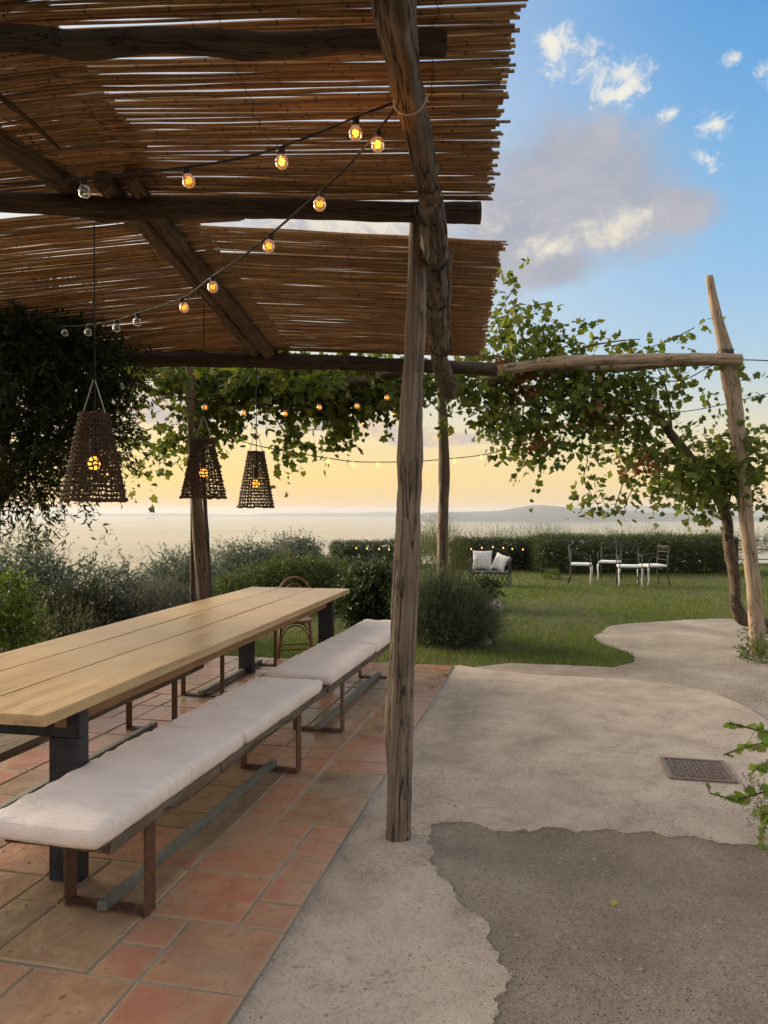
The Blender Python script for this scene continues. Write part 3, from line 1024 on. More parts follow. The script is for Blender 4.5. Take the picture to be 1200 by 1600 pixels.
def reed_mat(label, ea, eb, za, zb, dir_a, dir_b, meshes, flip=False, pitch=.0134, skipz=None, seed=0, wires=(.25, .9, 1.55)):
    """reeds from edge point ea to eb; dir = (y per x, z per x) at both ends; they run towards -x (flip: the edge is the left end)"""
    r = random.Random(seed)
    a, b_ = Vector((*ea, za)), Vector((*eb, zb))
    root = empty('reed_mat', a)
    tag(root, label, 'reed mat', 'reed mats roofing the pergola')
    n = int((b_ - a).length / pitch)
    lines = [[] for _ in wires]
    for i in range(n + 1):
        f = i / n
        p = a.lerp(b_, f)
        sy = dir_a[0] + (dir_b[0] - dir_a[0]) * f + r.gauss(0, .0028)
        sz = dir_a[1] + (dir_b[1] - dir_a[1]) * f + r.gauss(0, .001)
        d = Vector((1, sy, sz)).normalized()
        p = p + Vector((0, .0032 * math.sin(i * .9 + seed) if r.random() < .5 else 0, 0)) + d * (r.gauss(0, .014) + .02 * noise.noise(Vector((f * 9, seed, 0)))) + Vector((0, r.gauss(0, .0012), r.gauss(0, .002)))
        if skipz and i > n - skipz:
            p.z += .02 * (1 - (n - i) / skipz)
        for w_, ln in zip(wires, lines):
            ln.append(p - d * w_ + Vector((0, 0, -.010)))
        q = Vector((1, 0, 0)).rotation_difference(d)
        o = link('reed', r.choice(meshes), None, root)
        o.location = p - a
        o.rotation_mode = 'QUATERNION'
        o.rotation_quaternion = q @ Quaternion((1, 0, 0), r.uniform(0, 6.28))
        s = r.uniform(.88, 1.1)
        o.scale = (r.uniform(.97, 1.0), s, s)
    for k in range(9):
        ln = r.choice(lines)
        p = ln[r.randrange(len(ln))] + Vector((r.uniform(-.5, .5) * (wires[1] - wires[0]), 0, -.004))
        a1_, a2_ = r.uniform(-1.2, 1.2), r.uniform(.06, .16)
        d_ = Vector((math.cos(a1_), math.sin(a1_), 0))
        MB().tube([p, p + d_ * a2_ * .5 + Vector((0, 0, -.012)), p + d_ * a2_ + Vector((.02, .01, -.03 - r.uniform(0, .03)))], [.0014, .0012, .0006], 4).build('loose_strand', MATS['reed'], root)
    for k, ln in enumerate(lines):
        ln = [p + Vector((.02 * math.sin(i * .05 + k), 0, 0)) for i, p in enumerate(ln)][::3]
        MB().tube(ln, .0013, 4, caps=False).build('mat_wire', MATS['black_cable'], root)
    return root


zE = 3.02
pA0, pA1 = PZ(810, 0, zE), PZ(764, 312, zE)
dirA = Vector((pA1.x - pA0.x, pA1.y - pA0.y)).normalized()
nearA = (pA0.x - dirA.x * .55, pA0.y - dirA.y * .55)
reed_mat('front reed mat over the table with sky showing in its slits', nearA, (pA1.x, pA1.y), zE, zE, (-.13, -.045), (-.10, -.045), R_LONG, seed=1)
pB0, pB1 = PZ(785, 377, zE), PZ(752, 556, zE - .02)
reed_mat('rear reed mat beyond the long sky gap, next to the vine', (pB0.x, pB0.y), (pB1.x, pB1.y), zE, zE - .02, (.0, -.05), (-.12, -.05), R_LONG, seed=2, skipz=None)
# far edge of the front mat is longer near the ridge
fa = (pA1.x - 1.28, pA1.y + .03)
r_ = random.Random(4)
front_mat = [o for o in bpy.data.objects if o.name == 'reed_mat'][0]
for k in range(18):
    o = link('reed', r_.choice(R_SHORT), None, front_mat)
    o.location = Vector((-.74 + r_.gauss(0, .008), pA1.y + .14 + k * .0152, 3.08)) - front_mat.location
    o.rotation_euler = (0, -.03, -.08 + r_.gauss(0, .004))
# mats on the left side of the ridge
lf0, lf1 = Vector((-1.05, 1.5)), Vector((-1.02, 3.50))
reed_mat('reed mat on the near side of the ridge log, left of the front mat', (-1.05, 1.6), (-1.0, 3.52), 3.10, 3.09, (-.10, .06), (-.08, .06), R_LEFT, seed=5, wires=(.4, 1.2, 2.0))
reed_mat('reed mat left of the ridge logs, sagging towards the dark tree', (-1.0, 3.74), (-.86, 7.0), 3.09, 3.06, (-.10, .06), (-.12, .06), R_LEFT, seed=6, wires=(.4, 1.2, 2.0))


# ================================================================== FURNITURE
def frame_q(u):
    """rotation whose local Y runs along the 2D direction u"""
    return Quaternion((0, 0, 1), math.atan2(-u[0], u[1]))


def local_part(name, mb, mat, parent, smooth=False, bevel=0.0):
    return mb.build(name, MATS[mat], parent, smooth=smooth, world=False, bevel=bevel)


# ---- long dining table (local: x to the right edge, y along, origin under the near right corner)
ut = Vector((.195, .981, 0)).normalized()
table = empty('dining_table', (-1.283, 2.858, 0), math.atan2(-ut.x, ut.y))
tag(table, 'long dining table with a three plank oiled timber top on black steel legs', 'table')
TL, TW, TZ = 4.82, 1.06, .78
pw = [.372, .345, .333]
x = 0
for k, w in enumerate(pw):
    mb = MB()
    n = 14
    r = random.Random(k)
    for i in range(n + 1):
        y = TL * i / n
        dz = .0015 * math.sin(y * 2 + k)
        e1_, e2_ = r.uniform(0, .003), r.uniform(0, .003)
        xs = (x - (0 if k == 0 else .0045) - (e1_ if k else 0), x - w + .0045 + e2_)
        mb.v += [(xs[0], y, TZ + dz), (xs[1], y, TZ + dz), (xs[1], y, TZ - .045), (xs[0], y, TZ - .045)]
    for i in range(n):
        for q in range(4):
            qq = (q + 1) % 4
            mb.f.append((i * 4 + q, i * 4 + qq, i * 4 + 4 + qq, i * 4 + 4 + q))
    mb.f += [(3, 2, 1, 0), (n * 4, n * 4 + 1, n * 4 + 2, n * 4 + 3)]
    local_part('plank', mb, 'table_wood', table, bevel=.004)
    x -= w
for xx in (-.11, -TW + .11):
    local_part('rail', MB().box((xx, TL / 2, TZ - .085), (.05, TL - .5, .075)), 'table_rail', table, bevel=.004)
for y0, xr, xl in ((.30, -.03, -TW + .05), (4.30, -.03, -TW + .10)):
    local_part('leg', MB().box((xr - .07, y0, (TZ - .17) / 2), (.14, .07, TZ - .17)), 'dark_steel', table, bevel=.003)
    local_part('leg', MB().box((xl + .07, y0, (TZ - .17) / 2), (.14, .07, TZ - .17)), 'dark_steel', table, bevel=.003)
    local_part('crossbar', MB().box(((xr + xl) / 2, y0, TZ - .11), (xr - xl, .068, .116)), 'dark_steel', table, bevel=.003)


# ---- benches: plank seat on two rusty flat-bar frames joined by a galvanised rail
def bench(label, org, u, L, frames, W=.43, grp='benches along the table', fw=.36):
    root = empty('bench', (*org, 0), math.atan2(-u[0], u[1]))
    tag(root, label, 'bench', grp)
    for k, (x0, x1) in enumerate(((-W / 2 - .003, 0), (-W, -W / 2 + .003))):
        mb = MB()
        r = random.Random(len(label) + k)
        n = 12
        for i in range(n + 1):
            y = L * i / n
            a, b_, c_ = r.uniform(-.004, .004), r.uniform(-.003, .003), r.uniform(-.003, .003)
            mb.v += [(x1 + a * (k == 0), y, .42 + b_ * .4), (x0 + a * (k == 1), y, .42 + c_ * .4), (x0 + a * (k == 1), y, .376 + c_), (x1 + a * (k == 0), y, .376 + b_)]
        for i in range(n):
            for q in range(4):
                qq = (q + 1) % 4
                mb.f.append((i * 4 + q, i * 4 + qq, i * 4 + 4 + qq, i * 4 + 4 + q))
        mb.f += [(3, 2, 1, 0), (n * 4, n * 4 + 1, n * 4 + 2, n * 4 + 3)]
        local_part('seat_board', mb, 'bench_wood', root, bevel=.005)
    bw, th = .07, .010
    xc = -W / 2
    for y in frames:
        local_part('leg', MB().box((xc + fw / 2 - th / 2, y, .188), (th, bw, .376)), 'rusty_steel', root, bevel=.0015)
        local_part('leg', MB().box((xc - fw / 2 + th / 2, y, .188), (th, bw, .376)), 'rusty_steel', root, bevel=.0015)
        local_part('foot_bar', MB().box((xc, y, .017), (fw - 2 * th - .001, bw - .001, .010)), 'rusty_steel', root)
    ya, yb = frames[0] - .05, frames[-1] + .05
    local_part('stretcher', MB().box((xc, (ya + yb) / 2, .040), (.04, yb - ya, .034)), 'galvanised', root, bevel=.002)
    for y in frames:
        local_part('bolt', MB().lathe([(.007, .0575), (.007, .061), (.003, .063)], (xc, y - .02, 0), 6), 'galvanised', root)
    return root


ub1 = Vector((.243, .970))
ub2 = Vector((.236, .972))
bench('weathered plank bench on rusty frames, its near end closest to the eye', (-.935, 2.585), ub1, 2.34, (.31, 1.93))
bench('weathered plank bench on rusty frames, running behind the near grey post', (-.352, 4.875), ub2, 2.68, (.42, 2.15))
bench('shadowed bench on the far side of the table, nearer of that pair', (-2.02, 2.4), Vector((.2, .98)), 3.35, (.55, 2.95), grp='benches along the table')
bench('shadowed bench on the far side of the table, by the garden end', (-1.40, 5.85), Vector((.2, .98)), 2.2, (.45, 1.75), grp='benches along the table')


# ---- cushions
def cushion(label, org, u, L, W, th, seed, z=.424):
    root = empty('seat_cushion', (*org, z), math.atan2(-u[0], u[1]))
    tag(root, label, 'cushion', 'pale cushions on the benches')
    nx, ny, nz = 16, int(L * 34), 5
    bm = bmesh.new()
    rr = .014
    vmap = {}

    def pt(i, j, k):
        key = (i, j, k)
        if key in vmap:
            return vmap[key]
        x, y, zz = (i / nx - .5) * W, (j / ny - .5) * L, k / nz * th
        p = Vector((x, y, zz))
        q = Vector((max(-W / 2 + rr, min(W / 2 - rr, x)), max(-L / 2 + rr, min(L / 2 - rr, y)), max(rr * .5, min(th - rr, zz))))
        d = p - q
        if d.length > 1e-6:
            p = q + d.normalized() * min(d.length, rr)
        ex, ey = 1 - (2 * x / W) ** 4, 1 - (2 * y / L) ** 6
        top = k / nz
        p.z += top * (.009 * ex * ey)
        s = seed * 3.7
        edge = 1 - min(ex, ey)
        w1 = noise.noise(Vector((x * 7 + s, y * 4, zz * 9)))
        w2 = noise.noise(Vector((x * 5 + y * 22, s, zz * 16)))
        w3 = noise.noise(Vector((x * 22 - y * 16, s + 4, zz * 10)))
        p.z += top * (.006 * w1 + .0055 * w2 * (.4 + edge) + .0036 * w3)
        side = 1 if (i in (0, nx) or j in (0, ny)) else 0
        if side:
            n_ = Vector((x / W, y / L, 0))
            bulge = 4 * top * (1 - top) * .007
            p += Vector(((i == nx) - (i == 0), (j == ny) - (j == 0), 0)) * (bulge + .0045 * w2 + .003 * w3)
            p.z += (1 - top) * 0
        v = bm.verts.new(p)
        vmap[key] = v
        return v
    for i in range(nx):
        for j in range(ny):
            bm.faces.new([pt(i, j, nz), pt(i + 1, j, nz), pt(i + 1, j + 1, nz), pt(i, j + 1, nz)])
            bm.faces.new([pt(i, j + 1, 0), pt(i + 1, j + 1, 0), pt(i + 1, j, 0), pt(i, j, 0)])
    for k in range(nz):
        for i in range(nx):
            bm.faces.new([pt(i, 0, k), pt(i + 1, 0, k), pt(i + 1, 0, k + 1), pt(i, 0, k + 1)])
            bm.faces.new([pt(i + 1, ny, k), pt(i, ny, k), pt(i, ny, k + 1), pt(i + 1, ny, k + 1)])
        for j in range(ny):
            bm.faces.new([pt(0, j + 1, k), pt(0, j, k), pt(0, j, k + 1), pt(0, j + 1, k + 1)])
            bm.faces.new([pt(nx, j, k), pt(nx, j + 1, k), pt(nx, j + 1, k + 1), pt(nx, j, k + 1)])
    me = bpy.data.meshes.new('pad')
    bm.to_mesh(me)
    bm.free()
    me.polygons.foreach_set('use_smooth', [True] * len(me.polygons))
    link('pad', me, MATS['cushion_fabric'], root)
    pp = []
    for (x, y) in ((-1, -1), (1, -1), (1, 1), (-1, 1)):
        for s in range(8):
            a, b_ = [(-1, -1), (1, -1), (1, 1), (-1, 1)], 0
        pp.append((x, y))
    loop = []
    for q in range(4):
        (xa, ya), (xb, yb) = pp[q], pp[(q + 1) % 4]
        for s in range(1, 12):
            f = s / 12
            loop.append(((xa + (xb - xa) * f) * (W / 2 - .002), (ya + (yb - ya) * f) * (L / 2 - .002), th * .82 + .001 * math.sin(s * 2 + seed)))
    MB().tube(loop, .0034, 5, closed=True).build('piping', MATS['cushion_fabric'], root, world=False)
    return root


def on_bench(org, u, y, x=-.215):
    u = Vector(u).normalized()
    n = Vector((u.y, -u.x))
    p = Vector(org) + u * y + n * x
    return (p.x, p.y)


o1, o2 = (-.935, 2.585), (-.352, 4.875)
cushion('pale cushion lying nearest on the near bench, its front edge bluish white', on_bench(o1, ub1, .50, -.225), ub1, 1.16, .45, .072, 1)
cushion('pale cushion on the far half of the near bench', on_bench(o1, ub1, 1.67, -.222), ub1, 1.12, .45, .072, 2)
cushion('pale cushion on the far bench, with the rattan chair straight behind it', on_bench(o2, ub2, .60, -.225), ub2, 1.15, .45, .074, 3)
cushion('pale cushion farthest along the benches, half hidden by the near grey post', on_bench(o2, ub2, 1.85, -.215), ub2, 1.30, .45, .078, 4)

# ---- rattan chair
ch = empty('rattan_chair', (-.955, 8.12, -.03), R(8))
tag(ch, 'round seated rattan chair standing at the far end of the table', 'chair')
sc_ = .92


def arc(cx, cy, cz, rx, rz, a0, a1, n=14, plane='xz', tilt=0.0):
    out = []
    for i in range(n + 1):
        a = a0 + (a1 - a0) * i / n
        u, v = rx * math.cos(a), rz * math.sin(a)
        out.append((cx + u, cy + v * tilt, cz + v) if plane == 'xz' else (cx + u, cy + v, cz))
    return out


local_part('seat', MB().lathe([(.165, .398), (.185, .402), (.196, .415), (.190, .430), (.172, .436), (.150, .430), (.02, .427)], sides=26), 'rattan', ch, smooth=True)
for sx in (-1, 1):
    local_part('leg', MB().tube([(sx * .185, -.175, 0), (sx * .165, -.15, .2), (sx * .150, -.125, .40)], [.015, .016, .017], 8), 'rattan', ch, smooth=True)
    local_part('leg', MB().tube([(sx * .185, .20, 0), (sx * .165, .165, .22), (sx * .155, .145, .42), (sx * .175, .19, .62)], [.015, .016, .016, .015], 8), 'rattan', ch, smooth=True)
    local_part('brace', MB().tube([(sx * .172, -.155, .17), (sx * .15, -.10, .30), (sx * .10, -.06, .37), (sx * .03, -.05, .395)], .008, 6), 'rattan', ch, smooth=True)
local_part('brace', MB().tube(arc(0, -.145, .16, .155, .22, 0, math.pi, tilt=.05), .008, 6), 'rattan', ch, smooth=True)
local_part('footrest', MB().tube([(-.17, -.155, .13), (.17, -.155, .13)], .010, 6), 'rattan', ch, smooth=True)
local_part('footrest', MB().tube([(-.17, .175, .13), (.17, .175, .13)], .010, 6), 'rattan', ch, smooth=True)
local_part('backrest', MB().tube([(-.175, .19, .62)] + arc(0, .19, .66, .175, .195, math.pi, 0, tilt=.35) + [(.175, .19, .62)], .014, 8), 'rattan', ch, smooth=True)
local_part('backrest_bow', MB().tube([(-.11, .15, .43)] + arc(0, .18, .62, .12, .17, math.pi, 0, tilt=.35) + [(.11, .15, .43)], .009, 6), 'rattan', ch, smooth=True)
for xx in (-.05, .05):
    local_part('spindle', MB().tube([(xx, .15, .43), (xx, .23, .765)], .006, 6), 'rattan', ch, smooth=True)


# ---- iron garden armchairs on the lawn
def iron_chair(label, loc, rz):
    root = empty('garden_armchair', loc, rz)
    tag(root, label, 'chair', 'iron armchairs in front of the hedge')
    local_part('seat', MB().box((0, 0, .435), (.46, .44, .05)), 'pad_fabric', root, bevel=.02)
    local_part('seat_frame', MB().tube([(-.23, -.22, .40), (.23, -.22, .40), (.23, .22, .40), (-.23, .22, .40)], .012, 6, closed=True), 'wrought_iron', root)
    for sx in (-1, 1):
        local_part('leg', MB().tube([(sx * .24, -.235, 0), (sx * .225, -.205, .13), (sx * .235, -.225, .30), (sx * .225, -.215, .40)], [.022, .015, .020, .024], 8), 'sky_lit_iron', root, smooth=True)
        local_part('leg', MB().tube([(sx * .23, .27, 0), (sx * .225, .225, .2), (sx * .225, .215, .42), (sx * .225, .25, .86)], [.012, .012, .013, .012], 8), 'wrought_iron', root, smooth=True)
        local_part('armrest', MB().tube([(sx * .225, .235, .66), (sx * .25, .10, .665), (sx * .255, -.10, .64), (sx * .24, -.19, .60), (sx * .23, -.20, .52), (sx * .225, -.20, .41)], .011, 6), 'wrought_iron', root, smooth=True)
    local_part('back_rail', MB().tube([(-.225, .25, .86), (-.12, .255, .845), (0, .256, .84), (.12, .255, .845), (.225, .25, .86)], .012, 6), 'wrought_iron', root, smooth=True)
    local_part('back_rail', MB().tube([(-.225, .24, .73), (.225, .24, .73)], .009, 6), 'wrought_iron', root, smooth=True)
    local_part('back_rail', MB().tube([(-.225, .228, .56), (.225, .228, .56)], .009, 6), 'wrought_iron', root, smooth=True)
    for xx in (-.12, 0, .12):
        local_part('back_scroll', MB().tube([(xx - .05, .242, .735), (xx, .247, .80), (xx + .05, .25, .84)], .006, 5), 'wrought_iron', root, smooth=True)
        local_part('back_scroll', MB().tube([(xx + .05, .242, .735), (xx, .247, .80), (xx - .05, .25, .84)], .006, 5), 'wrought_iron', root, smooth=True)
    return root


def on_lawn(px, d):
    return ((px - 600) / F * d, d, -.03)


iron_chair('white seated iron armchair nearest the loveseat, its back towards it', on_lawn(908, 16.6), R(72))
iron_chair('white seated iron armchair half hidden behind another, close to the hedge', on_lawn(953, 17.4), R(-25))
iron_chair('white seated iron armchair standing in front with its back towards the sea', on_lawn(983, 16.0), R(-10))
iron_chair('white seated iron armchair with its back to the vine trunk', on_lawn(1020, 16.2), R(-82))

# ---- iron loveseat
ls = empty('garden_loveseat', on_lawn(766, 16.3), R(-14))
tag(ls, 'dark wrought iron loveseat with a lattice front on the lawn', 'garden bench')
w2 = .42
for sx in (-1, 1):
    local_part('leg', MB().tube([(sx * w2, -.26, 0), (sx * w2, -.26, .52)], .016, 6), 'wrought_iron', ls)
    local_part('leg', MB().tube([(sx * w2, .26, 0), (sx * w2, .26, .62)], .016, 6), 'wrought_iron', ls)
    local_part('armrest', MB().tube([(sx * w2, .26, .56), (sx * (w2 + .02), 0, .56), (sx * w2, -.26, .52)], .018, 6), 'wrought_iron', ls)
    mb = MB()
    for q in range(5):
        y = -.26 + .13 * q
        mb.tube([(sx * w2, y, .26), (sx * w2, min(.26, y + .13), .54)], .008, 5).tube([(sx * w2, y, .54), (sx * w2, min(.26, y + .13), .26)], .008, 5)
    local_part('side_lattice', mb, 'wrought_iron', ls)
local_part('backrest', MB().tube([(-w2, .26, .5)] + arc(0, .26, .55, w2, .22, math.pi, 0) + [(w2, .26, .5)], .018, 6), 'wrought_iron', ls)
mb = MB()
for q in range(-4, 5):
    xx = q * .095
    mb.tube([(xx, .26, .28), (xx, .26, .53 + .2 * math.sqrt(max(0, 1 - (xx / w2) ** 2)))], .008, 5)
local_part('back_bars', mb, 'wrought_iron', ls)
local_part('seat', MB().box((0, 0, .285), (2 * w2, .52, .025)), 'wrought_iron', ls)
mb = MB()
for q in range(9):
    xx = -w2 + q * (2 * w2 / 9)
    mb.tube([(xx, -.26, .07), (xx + .093, -.26, .26)], .010, 5).tube([(xx, -.26, .26), (xx + .093, -.26, .07)], .010, 5)
mb.tube([(-w2, -.26, .06), (w2, -.26, .06)], .012, 6).tube([(-w2, -.26, .27), (w2, -.26, .27)], .012, 6)
local_part('front_lattice', mb, 'wrought_iron', ls)


def pillow(label, loc, rz, tilt, s, roll=0):
    bm = bmesh.new()
    bmesh.ops.create_grid(bm, x_segments=14, y_segments=14, size=.5)
    top = {}
    vs, fs = [], []
    for side in (1, -1):
        b0 = len(vs)
        for v in bm.verts:
            x, y = v.co.x * 2, v.co.y * 2
            pinch = 1 - .10 * (x * x * (1 - y * y) + y * y * (1 - x * x))
            h = .17 * (max(0, (1 - x * x) * (1 - y * y))) ** .45
            vs.append((v.co.x * pinch * s, side * h * s, v.co.y * pinch * s))
        for f in bm.faces:
            ids = [b0 + v.index for v in f.verts]
            fs.append(ids if side < 0 else ids[::-1])
    bm.verts.index_update()
    bm.free()
    me = MB().add(vs, fs).mesh('pillow')
    o = link('pillow', me, MATS['white_fabric'])
    o.rotation_euler = (tilt, roll, rz)
    o.location = loc
    return tag(o, label, 'pillow', 'pillows on the loveseat')


c0 = Vector(on_lawn(766, 16.3))
pillow('square pale pillow with grey pattern standing upright against the loveseat back', c0 + Vector((-.17, .03, .54)), R(-14), R(-12), .43)
pillow('pale patterned pillow leaning against the arm of the loveseat', c0 + Vector((.20, -.09, .50)), R(-50), R(-22), .37, R(14))

# ---- drain grate in the concrete
gc = [GP(1035, 1185), GP(1132, 1191), GP(1152, 1225), GP(1041, 1217)]
u_ = ((gc[1] - gc[0]) + (gc[2] - gc[3])) / 2
v_ = ((gc[3] - gc[0]) + (gc[2] - gc[1])) / 2
ctr = sum(gc, Vector()) / 4
gr = empty('drain_cover', (ctr.x, ctr.y, 0.0), math.atan2(u_.y, u_.x))
tag(gr, 'rusty square iron drain cover with a rim and studs set in the concrete', 'drain cover')
gw, gl_ = u_.length, v_.length
local_part('plate', MB().box((0, 0, -.002), (gw - .05, gl_ - .05, .012)), 'grate_iron', gr, bevel=.002)
for sgn in (-1, 1):
    local_part('rim', MB().box((0, sgn * (gl_ / 2 - .012), .003), (gw, .024, .018)), 'grate_iron', gr, bevel=.002)
    local_part('rim', MB().box((sgn * (gw / 2 - .012), 0, .003), (.024, gl_ - .049, .018)), 'grate_iron', gr, bevel=.002)
mb = MB()
for i in range(11):
    for j in range(11):
        xx = (i - 5) * (gw - .08) / 11
        yy = (j - 5) * (gl_ - .08) / 11
        mb.box((xx, yy, .009), (.022, .012, .004) if (i + j) % 2 else (.012, .022, .004))
so_ = local_part('studs', mb, 'grate_iron', gr)
so_['kind'] = 'stuff'


# ================================================================== PLANTS
DIAMOND = (np.array([(0, 0, 0), (.42, .5, .07), (1, 0, -.04), (.42, -.5, .07)]), np.array([(0, 2, 1), (0, 3, 2)]))
_o = [(0, .03), (-.13, .28), (.08, .47), (.26, .38), (.55, .50), (.63, .31), (1.0, .03), (.62, -.28), (.57, -.48), (.28, -.37), (.10, -.50), (-.11, -.30)]
LOBED = (np.array([(.28, 0, .0)] + [(x, y, .22 * abs(y) - .20 * x * x) for x, y in _o]), np.array([(0, i + 1, (i + 1) % 12 + 1) for i in range(12)]))
_p = [(0, 0), (.15, .34), (.5, .46), (.82, .25), (1, 0), (.82, -.25), (.5, -.46), (.15, -.34)]
OVAL = (np.array([(.45, 0, -.03)] + [(x, y, .12 * abs(y) - .05 * x) for x, y in _p]), np.array([(0, i + 1, (i + 1) % 8 + 1) for i in range(8)]))


def unit(a):
    return a / np.maximum(np.linalg.norm(a, axis=-1, keepdims=True), 1e-9)


def spray_leaves(g, P0, D, L, k, ll, lw, droop=.3, spread=.9, flat=.3):
    """leaves set along twigs: returns centres, axes, normals, lengths, widths"""
    Tn = len(P0)
    s = np.linspace(.12, 1.0, k)[None, :] + g.normal(0, .04, (Tn, k))
    sag = (s ** 2) * droop * L[:, None]
    P = P0[:, None, :] + D[:, None, :] * (s * L[:, None])[..., None]
    P[..., 2] -= sag
    side = unit(g.normal(0, 1, (Tn, k, 3)))
    A = unit(D[:, None, :] * (1 - spread * .5) + side * spread + np.array([0, 0, -droop * .6]))
    Nn = g.normal(0, 1, (Tn, k, 3)) + np.array([0, 0, flat * 3])
    Nn = unit(Nn - A * (Nn * A).sum(-1, keepdims=True))
    l = ll * g.uniform(.45, 1.2, (Tn, k))
    w = l * lw
    return P.reshape(-1, 3), A.reshape(-1, 3), Nn.reshape(-1, 3), l.ravel(), w.ravel()


def leaf_mesh(name, lv, tmpl, cols, g, vary=.18, tints=None):
    P, A, Nn, l, w = lv
    V0, F0 = tmpl
    B = np.cross(Nn, A)
    n, k = len(P), len(V0)
    V = P[:, None, :] + A[:, None, :] * (V0[:, 0][None, :] * l[:, None])[..., None] + B[:, None, :] * (V0[:, 1][None, :] * w[:, None])[..., None] + Nn[:, None, :] * (V0[:, 2][None, :] * l[:, None])[..., None]
    Fs = (F0[None] + (np.arange(n) * k)[:, None, None]).reshape(-1, 3)
    cols = np.array(cols)
    c = cols[g.integers(0, len(cols), n)] * g.uniform(1 - vary, 1 + vary, (n, 1))
    if tints is not None:
        c = tints
    return np_mesh(name, V.reshape(-1, 3), Fs, np.repeat(c, k, 0))


def ellipsoid_twigs(g, blobs_, lump=.3):
    """twig roots and directions inside a set of ellipsoids (centre, radii, count)"""
    Ps, Ds = [], []
    for c, r_, n in blobs_:
        d = unit(g.normal(0, 1, (n, 3)))
        rad = g.uniform(.25, 1, n) ** .55
        lum = np.array([noise.noise(Vector(x * 2.3) + Vector(c)) for x in d])
        rad = rad * (1 + lump * lum)
        Ps.append(np.array(c) + d * rad[:, None] * np.array(r_) * .88)
        Ds.append(unit(d * .8 + g.normal(0, .55, (n, 3)) + np.array([0, 0, .35])))
    return np.concatenate(Ps), np.concatenate(Ds)


OLIVE = [(.11, .135, .115), (.145, .17, .145), (.085, .105, .088), (.20, .225, .20)]
DARKG = [(.030, .050, .017), (.045, .070, .022), (.058, .085, .03)]
HEDGE = [(.045, .066, .024), (.065, .088, .030), (.085, .11, .04), (.05, .068, .028)]
ROSE = [(.085, .115, .066), (.115, .145, .088), (.14, .165, .112), (.066, .09, .052)]
JUNI = [(.075, .105, .026), (.10, .13, .034), (.13, .15, .05)]
LAV = [(.13, .14, .125), (.17, .17, .165), (.09, .105, .085), (.21, .205, .21)]
BROOM = [(.11, .13, .06), (.15, .165, .085), (.09, .105, .05)]
YELG = [(.075, .12, .022), (.10, .145, .028), (.055, .095, .02)]


def shrub(name, label, cat, base_, blobs_, cols, ll, lw, twig, k, tmpl=DIAMOND, droop=.1, spread=.9, lump=.35, seed=1, stems=3, stem_r=.02, group=None, up=None, core=0.0):
    g = np.random.default_rng(seed)
    root = empty(name, base_)
    tag(root, label, cat, group)
    P0, D = ellipsoid_twigs(g, blobs_, lump)
    if up is not None:
        D = unit(D * (1 - up) + np.array([0, 0, up]))
    L = twig * g.uniform(.5, 1.3, len(P0))
    lv = spray_leaves(g, P0, D, L, k, ll, lw, droop, spread)
    if core:
        P1, D1 = ellipsoid_twigs(g, [(c, np.array(rr) * .80, int(n * core * 1.3)) for c, rr, n in blobs_], lump)
        l2 = spray_leaves(g, P1, D1, twig * .7 * g.uniform(.5, 1.2, len(P1)), 10, ll * 1.3, min(.5, lw * 1.7), droop, spread)
        lv = tuple(np.concatenate([a, b2]) for a, b2 in zip(lv, l2))
    fo = link('foliage', leaf_mesh('foliage', lv, tmpl, cols, g), MATS['dense_leaf' if core else 'leaf'], root)
    fo['kind'] = 'stuff'
    r = random.Random(seed)
    for s in range(stems):
        c, rr, _ = blobs_[s % len(blobs_)]
        tip = Vector(c) + Vector((r.uniform(-.5, .5) * rr[0], r.uniform(-.5, .5) * rr[1], r.uniform(-.2, .4) * rr[2]))
        foot = Vector((r.uniform(-.06, .06), r.uniform(-.06, .06), -.05))
        mid = foot.lerp(tip, .5) + Vector((r.uniform(-.1, .1), r.uniform(-.1, .1), .05))
        sr = stem_r * r.uniform(.7, 1.2)
        log('stem', [Vector(base_) + foot, Vector(base_) + mid, Vector(base_) + tip], [sr, sr * .7, sr * .35], MATS['bark'], root, sides=7, step=.12, seed=seed + s)
    return root


def copy_tree(o, parent=None):
    c = o.copy()
    COL.objects.link(c)
    if parent is not None:
        c.parent = parent
    for q in list(o.children):
        copy_tree(q, c)
    return c


def tz(x, y):
    return terrain_z(x, y)


def place(px, d):
    x = (px - 600) / F * d
    return (x, d, tz(x, d) - .02)


def ztop(py, d):
    return H + (800 - py) / F * d


# olives and shrubs on the slope to the left, seen against the sea
def olive(px, d, py_top, rx_px, label, seed, cols=OLIVE, n=420, ll=.055):
    b_ = place(px, d)
    h = ztop(py_top, d) - b_[2]
    rx = rx_px / F * d
    bl = [((0, 0, h * .52), (rx, rx * .8, h * .46), int(n * .6)), ((-rx * .4, .2, h * .42), (rx * .6, rx * .6, h * .38), int(n * .2)), ((rx * .4, -.2, h * .45), (rx * .65, rx * .6, h * .40), int(n * .25))]
    return shrub('olive_tree', label, 'tree', b_, bl, cols, ll, .27, .36, 18, droop=.1, spread=.75, lump=.5, seed=seed, stems=5, stem_r=.045, core=1.3, group='olive trees and scrub on the seaward slope')


